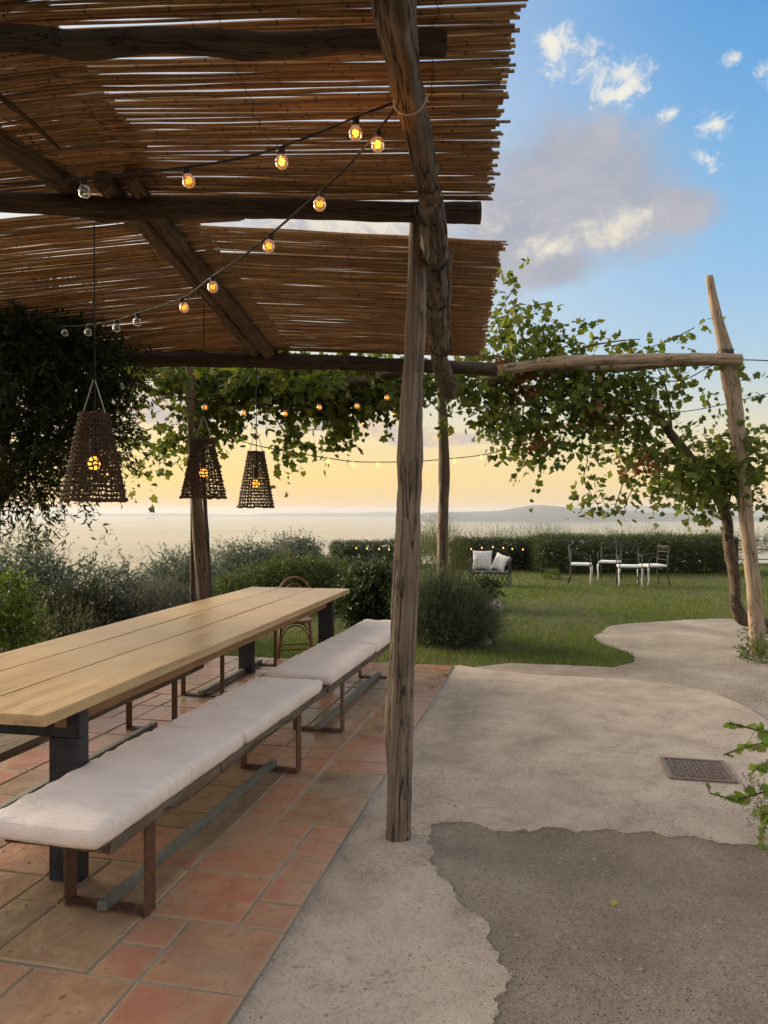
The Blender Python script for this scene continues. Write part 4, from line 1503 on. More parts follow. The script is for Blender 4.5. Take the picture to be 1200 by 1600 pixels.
olive(40, 10.5, 812, 125, 'silvery olive tree below the dark tree, leftmost of those on the slope', 41, n=900)
olive(185, 12.0, 868, 62, 'low grey olive bush just right of the leftmost olive, sea glinting behind', 42, n=420)
olive(285, 14.0, 855, 75, 'mid grey olive tree standing behind the left pergola post', 43, n=620)
olive(395, 16.5, 842, 70, 'silvery olive tree whose ragged top overlaps the sea, centre of the row', 44, n=620)
olive(462, 17.5, 836, 46, 'highest silvery olive at the right end of the row above the green juniper', 45, n=520)
olive(130, 8.6, 915, 90, 'dark grey scrub bush between the table and the leftmost olive', 46, cols=[(.05, .055, .04), (.07, .075, .055), (.035, .04, .028)], n=520)
olive(330, 18.5, 850, 60, 'dim olive tree farther down the slope behind the others', 47, n=350)
b_ = place(262, 9.6)
shrub('lavender_bush', 'grey lavender like bush beside the foot of the left post', 'shrub', b_, [((0, 0, ztop(915, 9.6) - b_[2] - .30), (.62, .45, .34), 700), ((-.55, .1, ztop(935, 9.6) - b_[2] - .32), (.45, .4, .3), 350)], LAV, .032, .22, .22, 18, droop=0, spread=.5, seed=51, up=.4, core=.8)
b_ = place(470, 12.5)
hh = ztop(868, 12.5) - b_[2]
shrub('juniper_bush', 'broad feathery mid green bush spreading behind the far end of the table', 'shrub', b_, [((.05, 0, hh - .42), (1.0, .6, .42), 1200), ((-.8, 0, hh - .62), (.9, .6, .36), 800), ((.4, -.2, hh - .6), (.8, .6, .5), 500)], JUNI, .040, .30, .24, 18, droop=.15, spread=.6, seed=52, core=.8)
b_ = place(575, 10.2)
hh = ztop(882, 10.2) - b_[2]
shrub('laurel_bush', 'dark glossy laurel bush left of the near post, behind the last cushion', 'shrub', b_, [((.12, 0, hh * .55), (.40, .35, hh * .48), 520), ((-.12, .1, hh * .45), (.32, .3, hh * .42), 330)], DARKG + [(.05, .075, .025)], .06, .45, .20, 10, tmpl=OVAL, droop=.1, seed=53, core=.5)
b_ = place(660, 9.9)
hh = ztop(880, 9.9) - b_[2]
b_ = place(585, 13.5)
shrub('lavender_bush', 'dull grey green bush above the laurel, under the hedge lights', 'shrub', b_, [((0, 0, ztop(872, 13.5) - b_[2] - .35), (.75, .5, .35), 700)], [(.08, .09, .075), (.11, .12, .105), (.06, .07, .05)], .03, .22, .22, 16, seed=54, up=.3, core=.8)
b_ = place(698, 9.15)
shrub('rosemary_bush', 'big rounded dark rosemary bush at the tile corner before the rear post', 'shrub', b_, [((-.05, 0, .40), (.46, .40, .40), 1300), ((.30, -.1, .24), (.30, .33, .28), 600), ((-.30, -.05, .36), (.26, .3, .36), 450), ((.12, -.25, .18), (.46, .3, .22), 500)], ROSE, .036, .13, .34, 24, droop=.0, spread=.62, lump=.25, seed=55, up=.42, stems=4, core=.6)
b_ = place(690, 13.0)
shrub('broom_bush', 'wispy pale green broom bush rising behind the rear post', 'shrub', b_, [((0, 0, .75), (.40, .35, .55), 800), ((-.1, 0, .9), (.3, .25, .35), 250), ((.2, 0, .6), (.35, .3, .4), 300)], BROOM, .035, .10, .42, 18, droop=.0, spread=.25, lump=.3, seed=56, up=.6)
b_ = place(15, 6.6)
shrub('garden_shrub', 'bright yellow green leafy shrub at the left edge behind the table', 'shrub', b_, [((-.05, 0, ztop(920, 6.6) - b_[2] - .15), (.22, .25, .26), 240), ((.03, 0, ztop(960, 6.6) - b_[2] - .15), (.2, .25, .2), 120)], YELG, .05, .5, .2, 9, tmpl=OVAL, droop=.3, seed=57)
for i, (px, d, py, lab) in enumerate([(100, 7.4, 975, 'dry grey tuft of grass behind the table, nearer the left post'), (35, 7.0, 990, 'dry grey tuft of grass by the pale edging stones')]):
    b_ = place(px, d)
    shrub('grass_tuft', lab, 'plant', b_, [((0, 0, max(.1, ztop(py, d) - b_[2] - .15)), (.35, .3, .2), 220)], [(.12, .12, .09), (.08, .09, .06)], .05, .06, .3, 8, spread=.3, seed=60 + i, up=.5, stems=1)

# pale edging stones at the far left of the table
rs = random.Random(9)


def stone(label, loc, s, seed, group=None):
    bm = bmesh.new()
    bmesh.ops.create_icosphere(bm, subdivisions=3, radius=1)
    for v in bm.verts:
        n = v.co.normalized()
        k = 1 + .28 * noise.noise(n * 1.3 + Vector((seed, 0, 0))) + .10 * noise.noise(n * 4 + Vector((0, seed, 0)))
        v.co = Vector((n.x * s[0], n.y * s[1], n.z * s[2])) * k
    me = bpy.data.meshes.new('stone')
    bm.to_mesh(me)
    bm.free()
    me.polygons.foreach_set('use_smooth', [True] * len(me.polygons))
    o = link('stone', me, MATS['rock'])
    o.location = loc
    return tag(o, label, 'stone', group)


for i, (px, py) in enumerate([(8, 1003), (40, 1001), (66, 998)]):
    d = 6.0 + .2 * i
    x = (px - 600) / F * d
    stone(['pale edging stone at the left edge of the photo behind the table', 'pale edging stone in the middle of three behind the table', 'pale edging stone nearest the left post of three behind the table'][i], (x, d, max(tz(x, d), -.05) + .02), (.10, .08, .07), i + 2, 'pale edging stones')
stone('pale grey boulder beside the potted plant', (PD(772, 956, 12.0).x, 12.0, .03), (.15, .14, .13), 11)
stone('brown rock at the foot of the rosemary bush', (PD(752, 1012, 9.0).x, 8.95, .0), (.12, .10, .08), 14)

# ---- hedges
def hedge(label, x0, x1, y0, dep, h, seed, cols=HEDGE, n=2600, z0=-.05, stems=6):
    g = np.random.default_rng(seed)
    root = empty('hedge', ((x0 + x1) / 2, y0 + dep / 2, z0))
    tag(root, label, 'hedge')
    lx, ly = (x1 - x0) / 2, dep / 2
    q = g.uniform(-1, 1, (n, 3))
    ax_ = g.integers(0, 3, n)
    s = np.where(g.random(n) < .5, -1, 1)
    q[ax_ == 0, 0] = s[ax_ == 0]
    q[ax_ == 1, 1] = -1
    q[ax_ == 2, 2] = 1
    P0 = np.stack([q[:, 0] * lx, q[:, 1] * ly, h * (.5 + .5 * q[:, 2]) * .94 + .06], 1)
    wob = np.array([noise.noise(Vector((p[0] * .9 + seed, p[1], p[2] * 1.5))) for p in P0])
    P0 += np.stack([np.zeros(n), -wob * .14, wob * .07], 1)
    D = unit(np.stack([q[:, 0] * .3 * (ax_ == 0), -1.0 * (ax_ == 1), .4 + .9 * (ax_ == 2)], 1) + g.normal(0, .5, (n, 3)))
    lv = spray_leaves(g, P0, D, .15 * g.uniform(.4, 1.3, n), 12, .045, .42, .05, .9)
    n2 = n // 2
    Pc = np.stack([g.uniform(-.97, .97, n2) * lx, g.uniform(-.85, .9, n2) * ly, h * g.uniform(.10, .97, n2)], 1)
    l2 = spray_leaves(g, Pc, unit(g.normal(0, 1, (n2, 3))), np.full(n2, .16), 8, .085, .6, .05, 1)
    lv = tuple(np.concatenate([a, b2]) for a, b2 in zip(lv, l2))
    f = link('foliage', leaf_mesh('foliage', lv, DIAMOND, cols, g), MATS['dense_leaf'], root)
    f['kind'] = 'stuff'
    # dense dark twig core
    r = random.Random(seed)
    for k in range(stems):
        xx = -lx * .9 + 1.8 * lx * (k + r.uniform(.2, .8)) / stems
        a = Vector(((x0 + x1) / 2 + xx, y0 + dep * .35, z0))
        log('stem', [a, a + Vector((r.uniform(-.15, .15), .05, h * .4)), a + Vector((r.uniform(-.3, .3), .1, h * .8))], [.05, .035, .015], MATS['bark'], root, sides=7, step=.1, seed=seed + k)
    return root


hedge('clipped dark green hedge behind the four iron armchairs', 4.02, 8.95, 19.3, 1.5, .86, 71, n=5200)
hedge('lower dark hedge hung with tiny lights behind the loveseat', 2.0, 4.1, 20.6, 1.2, .72, 72, cols=DARKG + [(.04, .05, .03)], n=2400, stems=3)
hedge('far low hedge strung with lights left of the near post', -1.45, .95, 21.4, 1.0, .62, 73, cols=ROSE + DARKG, n=2000, stems=3)
# wild growth beyond the hedges, against the sea
for i, (px, d, pyt, rx, lab, sd_) in enumerate([(770, 23, 838, 55, 'wispy wild shrub above the hedge behind the loveseat', 1), (850, 23.5, 834, 45, 'wispy wild shrub at the left end of the long hedge', 2), (1010, 24, 836, 50, 'feathery wild shrub above the middle of the long hedge', 3),
                                            (1160, 23, 842, 75, 'grey wild shrub right of the vine trunk beyond the fence', 4), (935, 24, 838, 50, 'grey wild shrub just topping the hedge over the left armchairs', 5), (655, 22.5, 845, 40, 'wispy wild shrub just right of the near post', 6), (1090, 24, 841, 40, 'grey wild shrub showing between hedge end and vine trunk', 7)]):
    b_ = place(px, d)
    h = ztop(pyt, d) - b_[2]
    rx = rx / F * d
    shrub('wild_shrub', lab, 'shrub', b_, [((0, 0, h * .6), (rx, .6, h * .36), 420), ((rx * .5, 0, h * .55), (rx * .6, .5, h * .3), 160)], OLIVE + BROOM, .06, .16, .45, 14, droop=0, spread=.35, lump=.5, seed=80 + sd_, up=.5, stems=3, group='wild shrubs beyond the hedge')

# small green weeds at the hedge foot and right border
for i, (px, d, r0, lab) in enumerate([(862, 17.8, .22, 'small pale green weed tuft at the left foot of the long hedge'), (1192, 8.0, .22, 'low green weeds around the foot of the leaning pole'), (1196, 9.6, .2, 'low green weeds right of the vine trunk')]):
    b_ = place(px, d)
    shrub('weed_tuft', lab, 'plant', b_, [((0, 0, .10), (r0, r0, .13), 160)], YELG + [(.08, .12, .03)], .05, .3, .13, 7, spread=.7, seed=95 + i, up=.3, stems=1)

# ---- wire fence beside the hedge
fe = empty('wire_fence', (8.6, 19.2, -.03))
tag(fe, 'thin dark post and wire fence at the right end of the hedge', 'fence')
for xx in (8.95, 10.9):
    MB().box((xx, 19.2, .42), (.08, .08, .95)).build('post', MATS['dark_beam'], fe, smooth=False)
for z in (.35, .60, .82):
    MB().tube([(8.95, 19.2, z), (10.9, 19.2, z - .01), (14, 19.3, z)], .012, 5).build('wire', MATS['wrought_iron'], fe)

# ---- potted plant
pot = empty('potted_plant', (1.62, 12.2, -.03))
tag(pot, 'leafy green plant in a terracotta pot at the right edge of the rosemary', 'potted plant')
local_part('pot', MB().lathe([(.085, 0), (.12, .22), (.135, .225), (.138, .27), (.120, .272), (.115, .235), (.02, .23)], sides=22), 'terracotta_pot', pot, smooth=True)
g = np.random.default_rng(101)
P0, D = ellipsoid_twigs(g, [((0, 0, .36), (.17, .17, .16), 90), ((.1, -.02, .34), (.15, .14, .14), 50)])
f = link('foliage', leaf_mesh('foliage', spray_leaves(g, P0, D, .12 * g.uniform(.6, 1.2, len(P0)), 6, .07, .55, .3), OVAL, DARKG + [(.05, .09, .03), (.07, .11, .04)], g), MATS['leaf'], pot)
f['kind'] = 'stuff'
local_part('stem', MB().tube([(0, 0, .2), (.02, .01, .40)], .008, 6), 'bark', pot)

# ---- lawn grass
g = np.random.default_rng(5)
Ng = 260000
dd = 7.2 * (22.8 / 7.2) ** g.random(Ng)
xx = g.uniform(-.62, .62, Ng) * dd
LP = np.array([(p[0], p[1]) for p in lawn_poly])
PP = np.array([(p[0], p[1]) for p in path_poly])


def inside(poly, x, y):
    c = np.zeros(len(x), bool)
    j = len(poly) - 1
    for i in range(len(poly)):
        xi, yi = poly[i]
        xj, yj = poly[j]
        if yi != yj:
            hit = ((yi > y) != (yj > y)) & (x < (xj - xi) * (y - yi) / (yj - yi) + xi)
            c ^= hit
        j = i
    return c


ok = inside(LP, xx, dd) & ~inside(PP, xx, dd)
pcorn = np.array([(p.x, p.y) for p in pa])
ok &= ~inside(pcorn, xx, dd)
ok &= ~inside(np.array([(p[0], p[1]) for p in conc]), xx, dd)
xx, dd = xx[ok], dd[ok]
n = len(xx)
pat = np.array([noise.noise(Vector((a * .55, b_ * .55, 2.0))) + .6 * noise.noise(Vector((a * 2.1, b_ * 2.1, 5.0))) for a, b_ in zip(xx, dd)])
keep = g.random(n) < np.clip(.85 + pat * .8, .25, 1)
xx, dd, pat = xx[keep], dd[keep], pat[keep]
n = len(xx)
hh_ = g.uniform(.022, .055, n) * (1 + .35 * pat) * np.where(dd < 9.5, 1.15, 1)
wd = .0034 * (dd / 8)
th_ = g.uniform(0, 2 * np.pi, n)
ln = g.normal(0, .022, (n, 2))
V = np.zeros((n, 3, 3))
V[:, 0] = np.stack([xx - np.cos(th_) * wd, dd - np.sin(th_) * wd, np.full(n, -.034)], 1)
V[:, 1] = np.stack([xx + np.cos(th_) * wd, dd + np.sin(th_) * wd, np.full(n, -.034)], 1)
V[:, 2] = np.stack([xx + ln[:, 0], dd + ln[:, 1], -.03 + hh_], 1)
gc_ = np.array([(.10, .145, .030), (.12, .165, .037), (.15, .175, .05), (.085, .12, .03), (.22, .19, .09)])
ci = g.integers(0, 4, n)
ci[(g.random(n) < np.clip(.10 - pat * .35, .02, .6))] = 4
tint = np.repeat(gc_[ci] * g.uniform(.8, 1.25, (n, 1)), 3, 0)
gro = link('grass', np_mesh('grass', V.reshape(-1, 3), np.arange(n * 3).reshape(-1, 3), tint), MATS['leaf'])
tag(gro, kind='stuff')

# ---- leaning pole and crossbars of the vine arbour
arb = empty('vine_arbour', GP(1185, 1021))
tag(arb, 'leaning pale trunk pole with two crossbars tied to it, carrying the vine', 'arbour')
DA = 8.28
ap = [(1186, 1026, 23), (1178, 930, 21), (1166, 810, 20), (1156, 700, 21), (1147, 630, 23), (1140, 590, 26), (1133, 548, 22), (1124, 510, 17), (1115, 470, 14), (1108, 431, 11)]
log('post', [PD(x, y, DA) for x, y, w in ap], [w * DA / F / 2 for x, y, w in ap], MATS['pale_pole'], arb, sides=16, step=.05, rough=.09, seed=50)
log('crossbar', [PD(745, 584, DA - .1), PD(862, 567, DA - .16), PD(960, 562, DA - .22), PD(1060, 560, DA - .22), PD(1158, 562, DA - .2)], [.06, .062, .058, .055, .06], MATS['pale_pole'], arb, step=.06, rough=.09, seed=51)
log('crossbar', [PD(760, 596, DA + .1), PD(880, 578, DA + .1), PD(980, 574, DA + .12), PD(1060, 566, DA + .15), PD(1128, 566, DA + .16)], [.05, .05, .05, .045, .045], MATS['pale_pole'], arb, step=.06, rough=.09, seed=52)
c_ = PD(1134, 560, DA)
off = wloc(arb)
for k, (ax_, r_) in enumerate(((Vector((.2, 0, 1)), .105), (Vector((1, .1, .6)), .12), (Vector((1, -.1, -.6)), .12))):
    mb = MB()
    ring = []
    axn = ax_.normalized()
    u = axn.cross(Vector((0, 1, 0))).normalized()
    w = axn.cross(u)
    for i in range(43):
        an = 2 * math.pi * i / 14
        ring.append(c_ + (u * math.cos(an) + w * math.sin(an)) * r_ + axn * (i / 42 - .5) * .05)
    MB().tube(ring, .006, 5).build('lashing', MATS['black_cable'], arb)


# ---- vines
def blob_pts(g, lst, d0, ddep):
    """(px, py, rx, ry, n) blobs around depth d0 -> twig roots and outward directions"""
    P, D = [], []
    for b in lst:
        px, py, rx, ry, n = b[:5]
        d = b[5] if len(b) > 5 else d0
        c = np.array(PD(px, py, d))
        r_ = np.array([rx / F * d, ddep, ry / F * d])
        q = unit(g.normal(0, 1, (n, 3))) * (g.random(n) ** .45)[:, None]
        P.append(c + q * r_)
        D.append(unit(q + g.normal(0, .5, (n, 3)) + np.array([0, -.15, -.1])))
    return np.concatenate(P), np.concatenate(D)


AUTUMN = [(.20, .15, .035), (.22, .10, .035), (.17, .075, .035), (.24, .075, .05), (.15, .13, .03)]
FRESH = [(.075, .105, .022), (.10, .135, .026), (.13, .165, .030), (.165, .185, .035), (.085, .115, .030), (.20, .20, .045), (.12, .16, .03)]


AUT_C = [PD(935, 640, 8.3), PD(968, 652, 8.3), PD(782, 562, 8.3), PD(1000, 728, 8.3), PD(845, 690, 8.4), PD(820, 600, 8.3)]


def vine_tints(P, g, autumn=.30):
    out = np.zeros((len(P), 3))
    for i, p in enumerate(P):
        v = noise.noise(Vector((p[0] * 1.9, p[1] * 1.9, p[2] * 1.9))) + .35 * noise.noise(Vector((p[0] * 6, p[1] * 6, p[2] * 6 + 3)))
        near = max(math.exp(-(((p[0] - c.x) ** 2 + (p[2] - c.z) ** 2) / .028)) for c in AUT_C)
        v = v * .30 + .75 * near - .15
        q = AUTUMN if v + g.normal(0, .10) > autumn else FRESH
        out[i] = np.array(q[g.integers(0, len(q))]) * g.uniform(.78, 1.2)
    return out


VLM = []
for s in range(3):
    me = bpy.data.meshes.new('leaf')
    rr = random.Random(s)
    me.from_pydata([(x, y * rr.uniform(.9, 1.1), z * rr.uniform(.5, 1.9)) for x, y, z in LOBED[0]], [], [tuple(f) for f in LOBED[1]])
    me.materials.append(MATS['vine_leaf'])
    VLM.append(me)


def leaf_objects(root, lv, idx, meshes, name='leaf', tints=None):
    P, A, Nn, l, w = lv
    off = np.array(wloc(root))
    r = random.Random(3)
    for i in idx:
        a, n_ = A[i], Nn[i]
        b_ = np.cross(n_, a)
        M = Matrix(((a[0], b_[0], n_[0]), (a[1], b_[1], n_[1]), (a[2], b_[2], n_[2])))
        o = link(name, r.choice(meshes), None, root, Vector(P[i] - off), M.to_quaternion())
        o.scale = (l[i], w[i], l[i])
        if tints is not None:
            o.color = (*tints[i], 1)


def sub(lv, idx):
    return tuple(a[idx] for a in lv)


def vine(name, label, base_, blobs_, d0, ddep, ll, seed, canes, n_obj=300, twig=.28, k=5, cat='vine', droop=.35, dens=1.0, autumn=.30):
    g = np.random.default_rng(seed)
    root = empty(name, base_)
    tag(root, label, cat)
    P0, D = blob_pts(g, [(*b[:4], int(b[4] * dens), *b[5:]) if b[4] > 8 else b for b in blobs_], d0, ddep)
    lv = spray_leaves(g, P0, D, twig * g.uniform(.4, 1.3, len(P0)), k, ll, .98, droop, .9, flat=.35)
    depth = lv[0][:, 1] / lv[3]
    # the leaves that show largest: nearest, facing the eye, not buried
    score = depth + g.random(len(depth)) * 4
    orderl = np.argsort(score)
    big = orderl[:n_obj]
    rest = np.setdiff1d(np.arange(len(depth)), big)
    tn = vine_tints(lv[0], g, autumn)
    leaf_objects(root, lv, big, VLM, tints=tn)
    lr = sub(lv, rest)
    lr = (lr[0] - np.array(base_), *lr[1:])
    fo = link('foliage', leaf_mesh('foliage', lr, LOBED, FRESH, g, .25, tints=tn[rest]), MATS['leaf'], root)
    fo['kind'] = 'stuff'
    for i, (pts, rad) in enumerate(canes):
        log('trunk' if i == 0 else 'cane', pts, rad, MATS['bark'], root, sides=9, step=.06, rough=.12, seed=seed + i)
    return root


DV = 8.5
rv = [(795, 505, 22, 38, 32), (815, 548, 38, 36, 70), (785, 575, 32, 32, 50), (830, 595, 60, 45, 110), (800, 640, 38, 45, 65), (850, 655, 40, 45, 70), (838, 690, 28, 25, 22), (760, 600, 25, 30, 30), (775, 650, 22, 40, 30),
      (905, 598, 50, 34, 95), (945, 622, 50, 36, 100), (925, 655, 36, 30, 56), (985, 640, 40, 34, 70), (995, 690, 32, 30, 46), (1040, 592, 36, 16, 14), (1080, 585, 28, 16, 11), (1010, 600, 30, 22, 22), (1095, 608, 16, 14, 6), (1035, 720, 40, 28, 50),
      (1080, 742, 40, 30, 90), (1125, 732, 42, 40, 115), (1150, 700, 34, 30, 50), (1105, 765, 38, 18, 40), (1182, 725, 22, 45, 44), (1152, 640, 14, 26, 7), (1192, 790, 10, 20, 10), (1050, 640, 22, 16, 8), (1075, 690, 20, 18, 12),
      (835, 495, 22, 18, 12), (865, 525, 26, 18, 14), (950, 545, 28, 16, 16), (1000, 542, 24, 10, 8), (1155, 600, 12, 25, 8), (870, 560, 30, 22, 26)]
tend = [[(912, 695), (918, 720), (912, 745), (922, 770), (935, 790)], [(985, 720), (975, 750), (965, 780), (958, 800)], [(1000, 745), (985, 770), (975, 795)], [(1010, 545), (1050, 530), (1085, 512)], [(850, 520), (880, 535), (900, 530)],
        [(790, 470), (800, 455), (808, 440)], [(840, 690), (845, 715), (850, 735)], [(815, 690), (822, 715)]]
for t_ in tend:
    for (x, y) in t_:
        rv.append((x, y, 5, 7, 3))
trunk = [PD(1260, 966, 8.75), PD(1205, 972, 8.7), PD(1165, 970, 8.65), PD(1150, 945, 8.6), PD(1147, 900, 8.6), PD(1139, 850, 8.6), PD(1135, 808, 8.6), PD(1118, 770, 8.55), PD(1085, 725, 8.5), PD(1050, 680, 8.5), PD(1020, 640, 8.4)]
canes = [(trunk, [.085, .08, .078, .075, .07, .068, .066, .06, .055, .05, .035])]
canes.append(([PD(1020, 640, 8.4), PD(960, 625, 8.4), PD(890, 600, 8.4), PD(820, 570, 8.3)], [.03, .025, .02, .015]))
for pts_ in ([(1135, 800), (1150, 730), (1160, 660), (1150, 610)], [(1085, 725), (1030, 720), (985, 690), (940, 665)], [(1050, 680), (1045, 630), (1035, 590), (1010, 548)], [(960, 625), (930, 660), (900, 690)],
             [(890, 600), (850, 640), (838, 700)], [(820, 570), (815, 520), (800, 470)], [(890, 600), (900, 550), (950, 535), (1000, 530)], [(1118, 770), (1170, 740), (1200, 720)]):
    canes.append(([PD(x, y, DV - .1) for x, y in pts_], [.016, .012, .009, .006][:len(pts_)]))
for t_ in tend:
    canes.append(([PD(x, y, DV) for x, y in t_], [.006] * len(t_)))
vine('grape_vine', 'big grape vine on the leaning pole and crossbars with a few leaves turning red', tuple(GP(1150, 968)), rv, DV, .36, .080, 31, canes, twig=.30, dens=1.0)

# vine over the far end of the pergola
cv = [(180, 596, 40, 20, 40), (260, 580, 50, 12, 46), (330, 598, 60, 20, 90), (400, 602, 60, 24, 110), (460, 606, 60, 26, 110), (520, 608, 60, 28, 110), (575, 604, 50, 26, 90), (630, 596, 40, 22, 60), (540, 640, 36, 16, 30), (500, 626, 50, 14, 50), (590, 628, 30, 14, 22),
      (320, 655, 35, 30, 46), (340, 640, 30, 30, 36), (285, 682, 20, 18, 17), (258, 692, 18, 14, 10), (235, 708, 18, 14, 8), (296, 655, 18, 16, 12), (440, 665, 16, 14, 10), (455, 690, 20, 16, 10), (440, 718, 14, 10, 6), (515, 680, 16, 12, 10), (540, 690, 12, 10, 6), (215, 725, 10, 12, 5),
      (700, 590, 30, 20, 30), (655, 620, 16, 14, 12), (735, 590, 25, 25, 24), (196, 640, 10, 24, 6), (420, 582, 120, 16, 130), (560, 582, 80, 14, 100), (480, 580, 140, 12, 90, 7.6), (240, 572, 70, 10, 30, 7.8), (230, 740, 6, 14, 4), (690, 650, 6, 6, 2)]
canes = [([PD(330, 960, 8.7), PD(322, 820, 8.7), PD(316, 700, 8.6), PD(330, 620, 8.5)], [.03, .025, .022, .02]),
         ([PD(330, 620, 8.5), PD(430, 600, 8.5), PD(540, 605, 8.5), PD(660, 590, 8.4)], [.02, .02, .018, .012]),
         ([PD(340, 640, 8.5), PD(290, 670, 8.4), PD(240, 705, 8.4), PD(205, 735, 8.4)], [.01, .009, .007, .005]),
         ([PD(420, 640, 8.5), PD(445, 680, 8.4), PD(440, 720, 8.4)], [.008, .006, .005])]
vine('grape_vine', 'dark grape vine hanging along the far end of the pergola over the table', (canes[0][0][0].x, 8.7, tz(canes[0][0][0].x, 8.7) - .05), cv, 8.5, .5, .088, 32, canes, twig=.24, dens=1.35, autumn=.42)

# ---- dark tree at the left
tl = empty('dark_tree', (-3.35, 6.1, tz(-3.35, 6.1)))
tag(tl, 'dark small leaved tree overhanging the left side of the table', 'tree')
g = np.random.default_rng(77)
bl = [(60, 520, 100, 70, 400), (70, 640, 90, 90, 160), (10, 700, 80, 70, 120), (40, 490, 90, 60, 260), (90, 560, 90, 60, 300), (20, 600, 110, 90, 420), (110, 630, 65, 55, 260), (60, 690, 90, 70, 330), (160, 600, 35, 45, 110), (150, 680, 32, 55, 110), (30, 750, 60, 36, 90), (80, 755, 36, 26, 28), (-120, 600, 110, 150, 400), (-110, 420, 120, 100, 200), (40, 800, 30, 20, 14), (85, 805, 18, 14, 7), (180, 715, 10, 24, 9), (10, 825, 40, 18, 12), (120, 560, 80, 40, 160), (30, 540, 90, 60, 200)]
P0, D = blob_pts(g, [(*b, 5.9) for b in bl], 5.9, .75)
lv = spray_leaves(g, P0, unit(D + np.array([0, 0, -.12])), .26 * g.uniform(.5, 1.3, len(P0)), 13, .062, .33, .12, .8)
lv = (lv[0] - np.array(wloc(tl)), *lv[1:])
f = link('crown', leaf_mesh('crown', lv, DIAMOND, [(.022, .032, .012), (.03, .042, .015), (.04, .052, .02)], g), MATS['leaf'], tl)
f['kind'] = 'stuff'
log('trunk', [Vector((-3.35, 6.1, -.6)), Vector((-3.3, 6.1, .5)), Vector((-3.15, 6.0, 1.5)), Vector((-2.95, 5.9, 2.4))], [.14, .12, .10, .06], MATS['bark'], tl, seed=61)
for k, (px, py) in enumerate([(60, 500), (120, 590), (70, 690), (150, 660), (20, 740), (-60, 560)]):
    log('limb', [Vector((-3.15, 6.0, 1.5)), Vector((-3.15, 6.0, 1.5)).lerp(PD(px, py, 5.9), .5) + Vector((0, 0, .15)), PD(px, py, 5.9)], [.05, .03, .012], MATS['bark'], tl, sides=8, seed=62 + k)

# ---- bright plant leaning in at the lower right
bp = empty('garden_plant', (2.17, 3.55, 0))
tag(bp, 'bright yellow green climbing plant reaching in over the concrete from the edge', 'plant')
OVM = []
for s in range(3):
    me = bpy.data.meshes.new('leaf')
    rr = random.Random(s + 9)
    me.from_pydata([(x, y * rr.uniform(.9, 1.15), z * rr.uniform(.6, 2)) for x, y, z in OVAL[0]], [], [tuple(f) for f in OVAL[1]])
    me.materials.append(MATS['bright_leaf'])
    me.polygons.foreach_set('use_smooth', [True] * len(me.polygons))
    OVM.append(me)
DB = 3.45
stems_ = [[(1290, 1190), (1240, 1165), (1195, 1160), (1160, 1168), (1130, 1180)], [(1290, 1230), (1235, 1225), (1185, 1240), (1150, 1250), (1110, 1240), (1104, 1225)], [(1290, 1215), (1225, 1240), (1195, 1290), (1186, 1322)],
          [(1280, 1140), (1230, 1150), (1180, 1140), (1140, 1130)], [(1280, 1250), (1220, 1265), (1180, 1275)], [(1290, 1280), (1240, 1215), (1200, 1190), (1170, 1210)],
          [(1320, 1250), (1340, 1180), (1330, 1110), (1300, 1070)], [(1340, 1280), (1390, 1220), (1430, 1200)], [(1330, 1220), (1370, 1140), (1400, 1090)], [(1310, 1200), (1270, 1120), (1255, 1085)], [(1340, 1320), (1400, 1300), (1450, 1310)], [(1290, 1340), (1260, 1340), (1235, 1370)]]
r = random.Random(21)
PL, AL, NL, LL = [], [], [], []
for q, st in enumerate(stems_):
    d_ = DB + r.uniform(-.12, .12)
    pts = [Vector((2.17 + r.uniform(-.03, .03), 3.55 + r.uniform(-.05, .05), 0)), Vector((2.18, 3.5, .22))] + [PD(x, y, d_) for x, y in st]
    MB().tube(pts[:2] + pts[2:], [.008, .007] + [.005 - .0025 * i / len(st) for i in range(len(st))], 6).build('stem', MATS['bark'], bp)
    path = pts[2:]
    for i in range(len(path) - 1):
        a, b_ = path[i], path[i + 1]
        m_ = max(2, int((b_ - a).length / .011))
        for s in range(m_):
            p = a.lerp(b_, (s + r.random()) / m_)
            ax_ = Vector((r.gauss(-.15, .7), r.gauss(-.3, .6), r.gauss(.1, .6))).normalized()
            nn_ = Vector((r.gauss(0, .5), r.gauss(-.5, .5), r.gauss(.8, .4)))
            nn_ = (nn_ - ax_ * nn_.dot(ax_)).normalized()
            tipf = (i + s / m_) / (len(path) - 1)
            thin = (q == 1 and i > 2)
            PL.append(np.array(p)); AL.append(np.array(ax_)); NL.append(np.array(nn_)); LL.append((.022 if thin else r.uniform(.036, .066) * (1.1 - .35 * tipf)))
LL = np.array(LL)
lvb = (np.array(PL), np.array(AL), np.array(NL), LL, LL * .9)
idx = np.arange(len(LL))
leaf_objects(bp, lvb, idx[:300], OVM)
if len(idx) > 300:
    gq = np.random.default_rng(4)
    rest_ = sub(lvb, idx[300:])
    f = link('foliage', leaf_mesh('foliage', (rest_[0] - np.array(wloc(bp)), *rest_[1:]), OVAL, [(.16, .25, .045), (.21, .30, .06), (.26, .33, .075)], gq), MATS['leaf'], bp)
    f['kind'] = 'stuff'
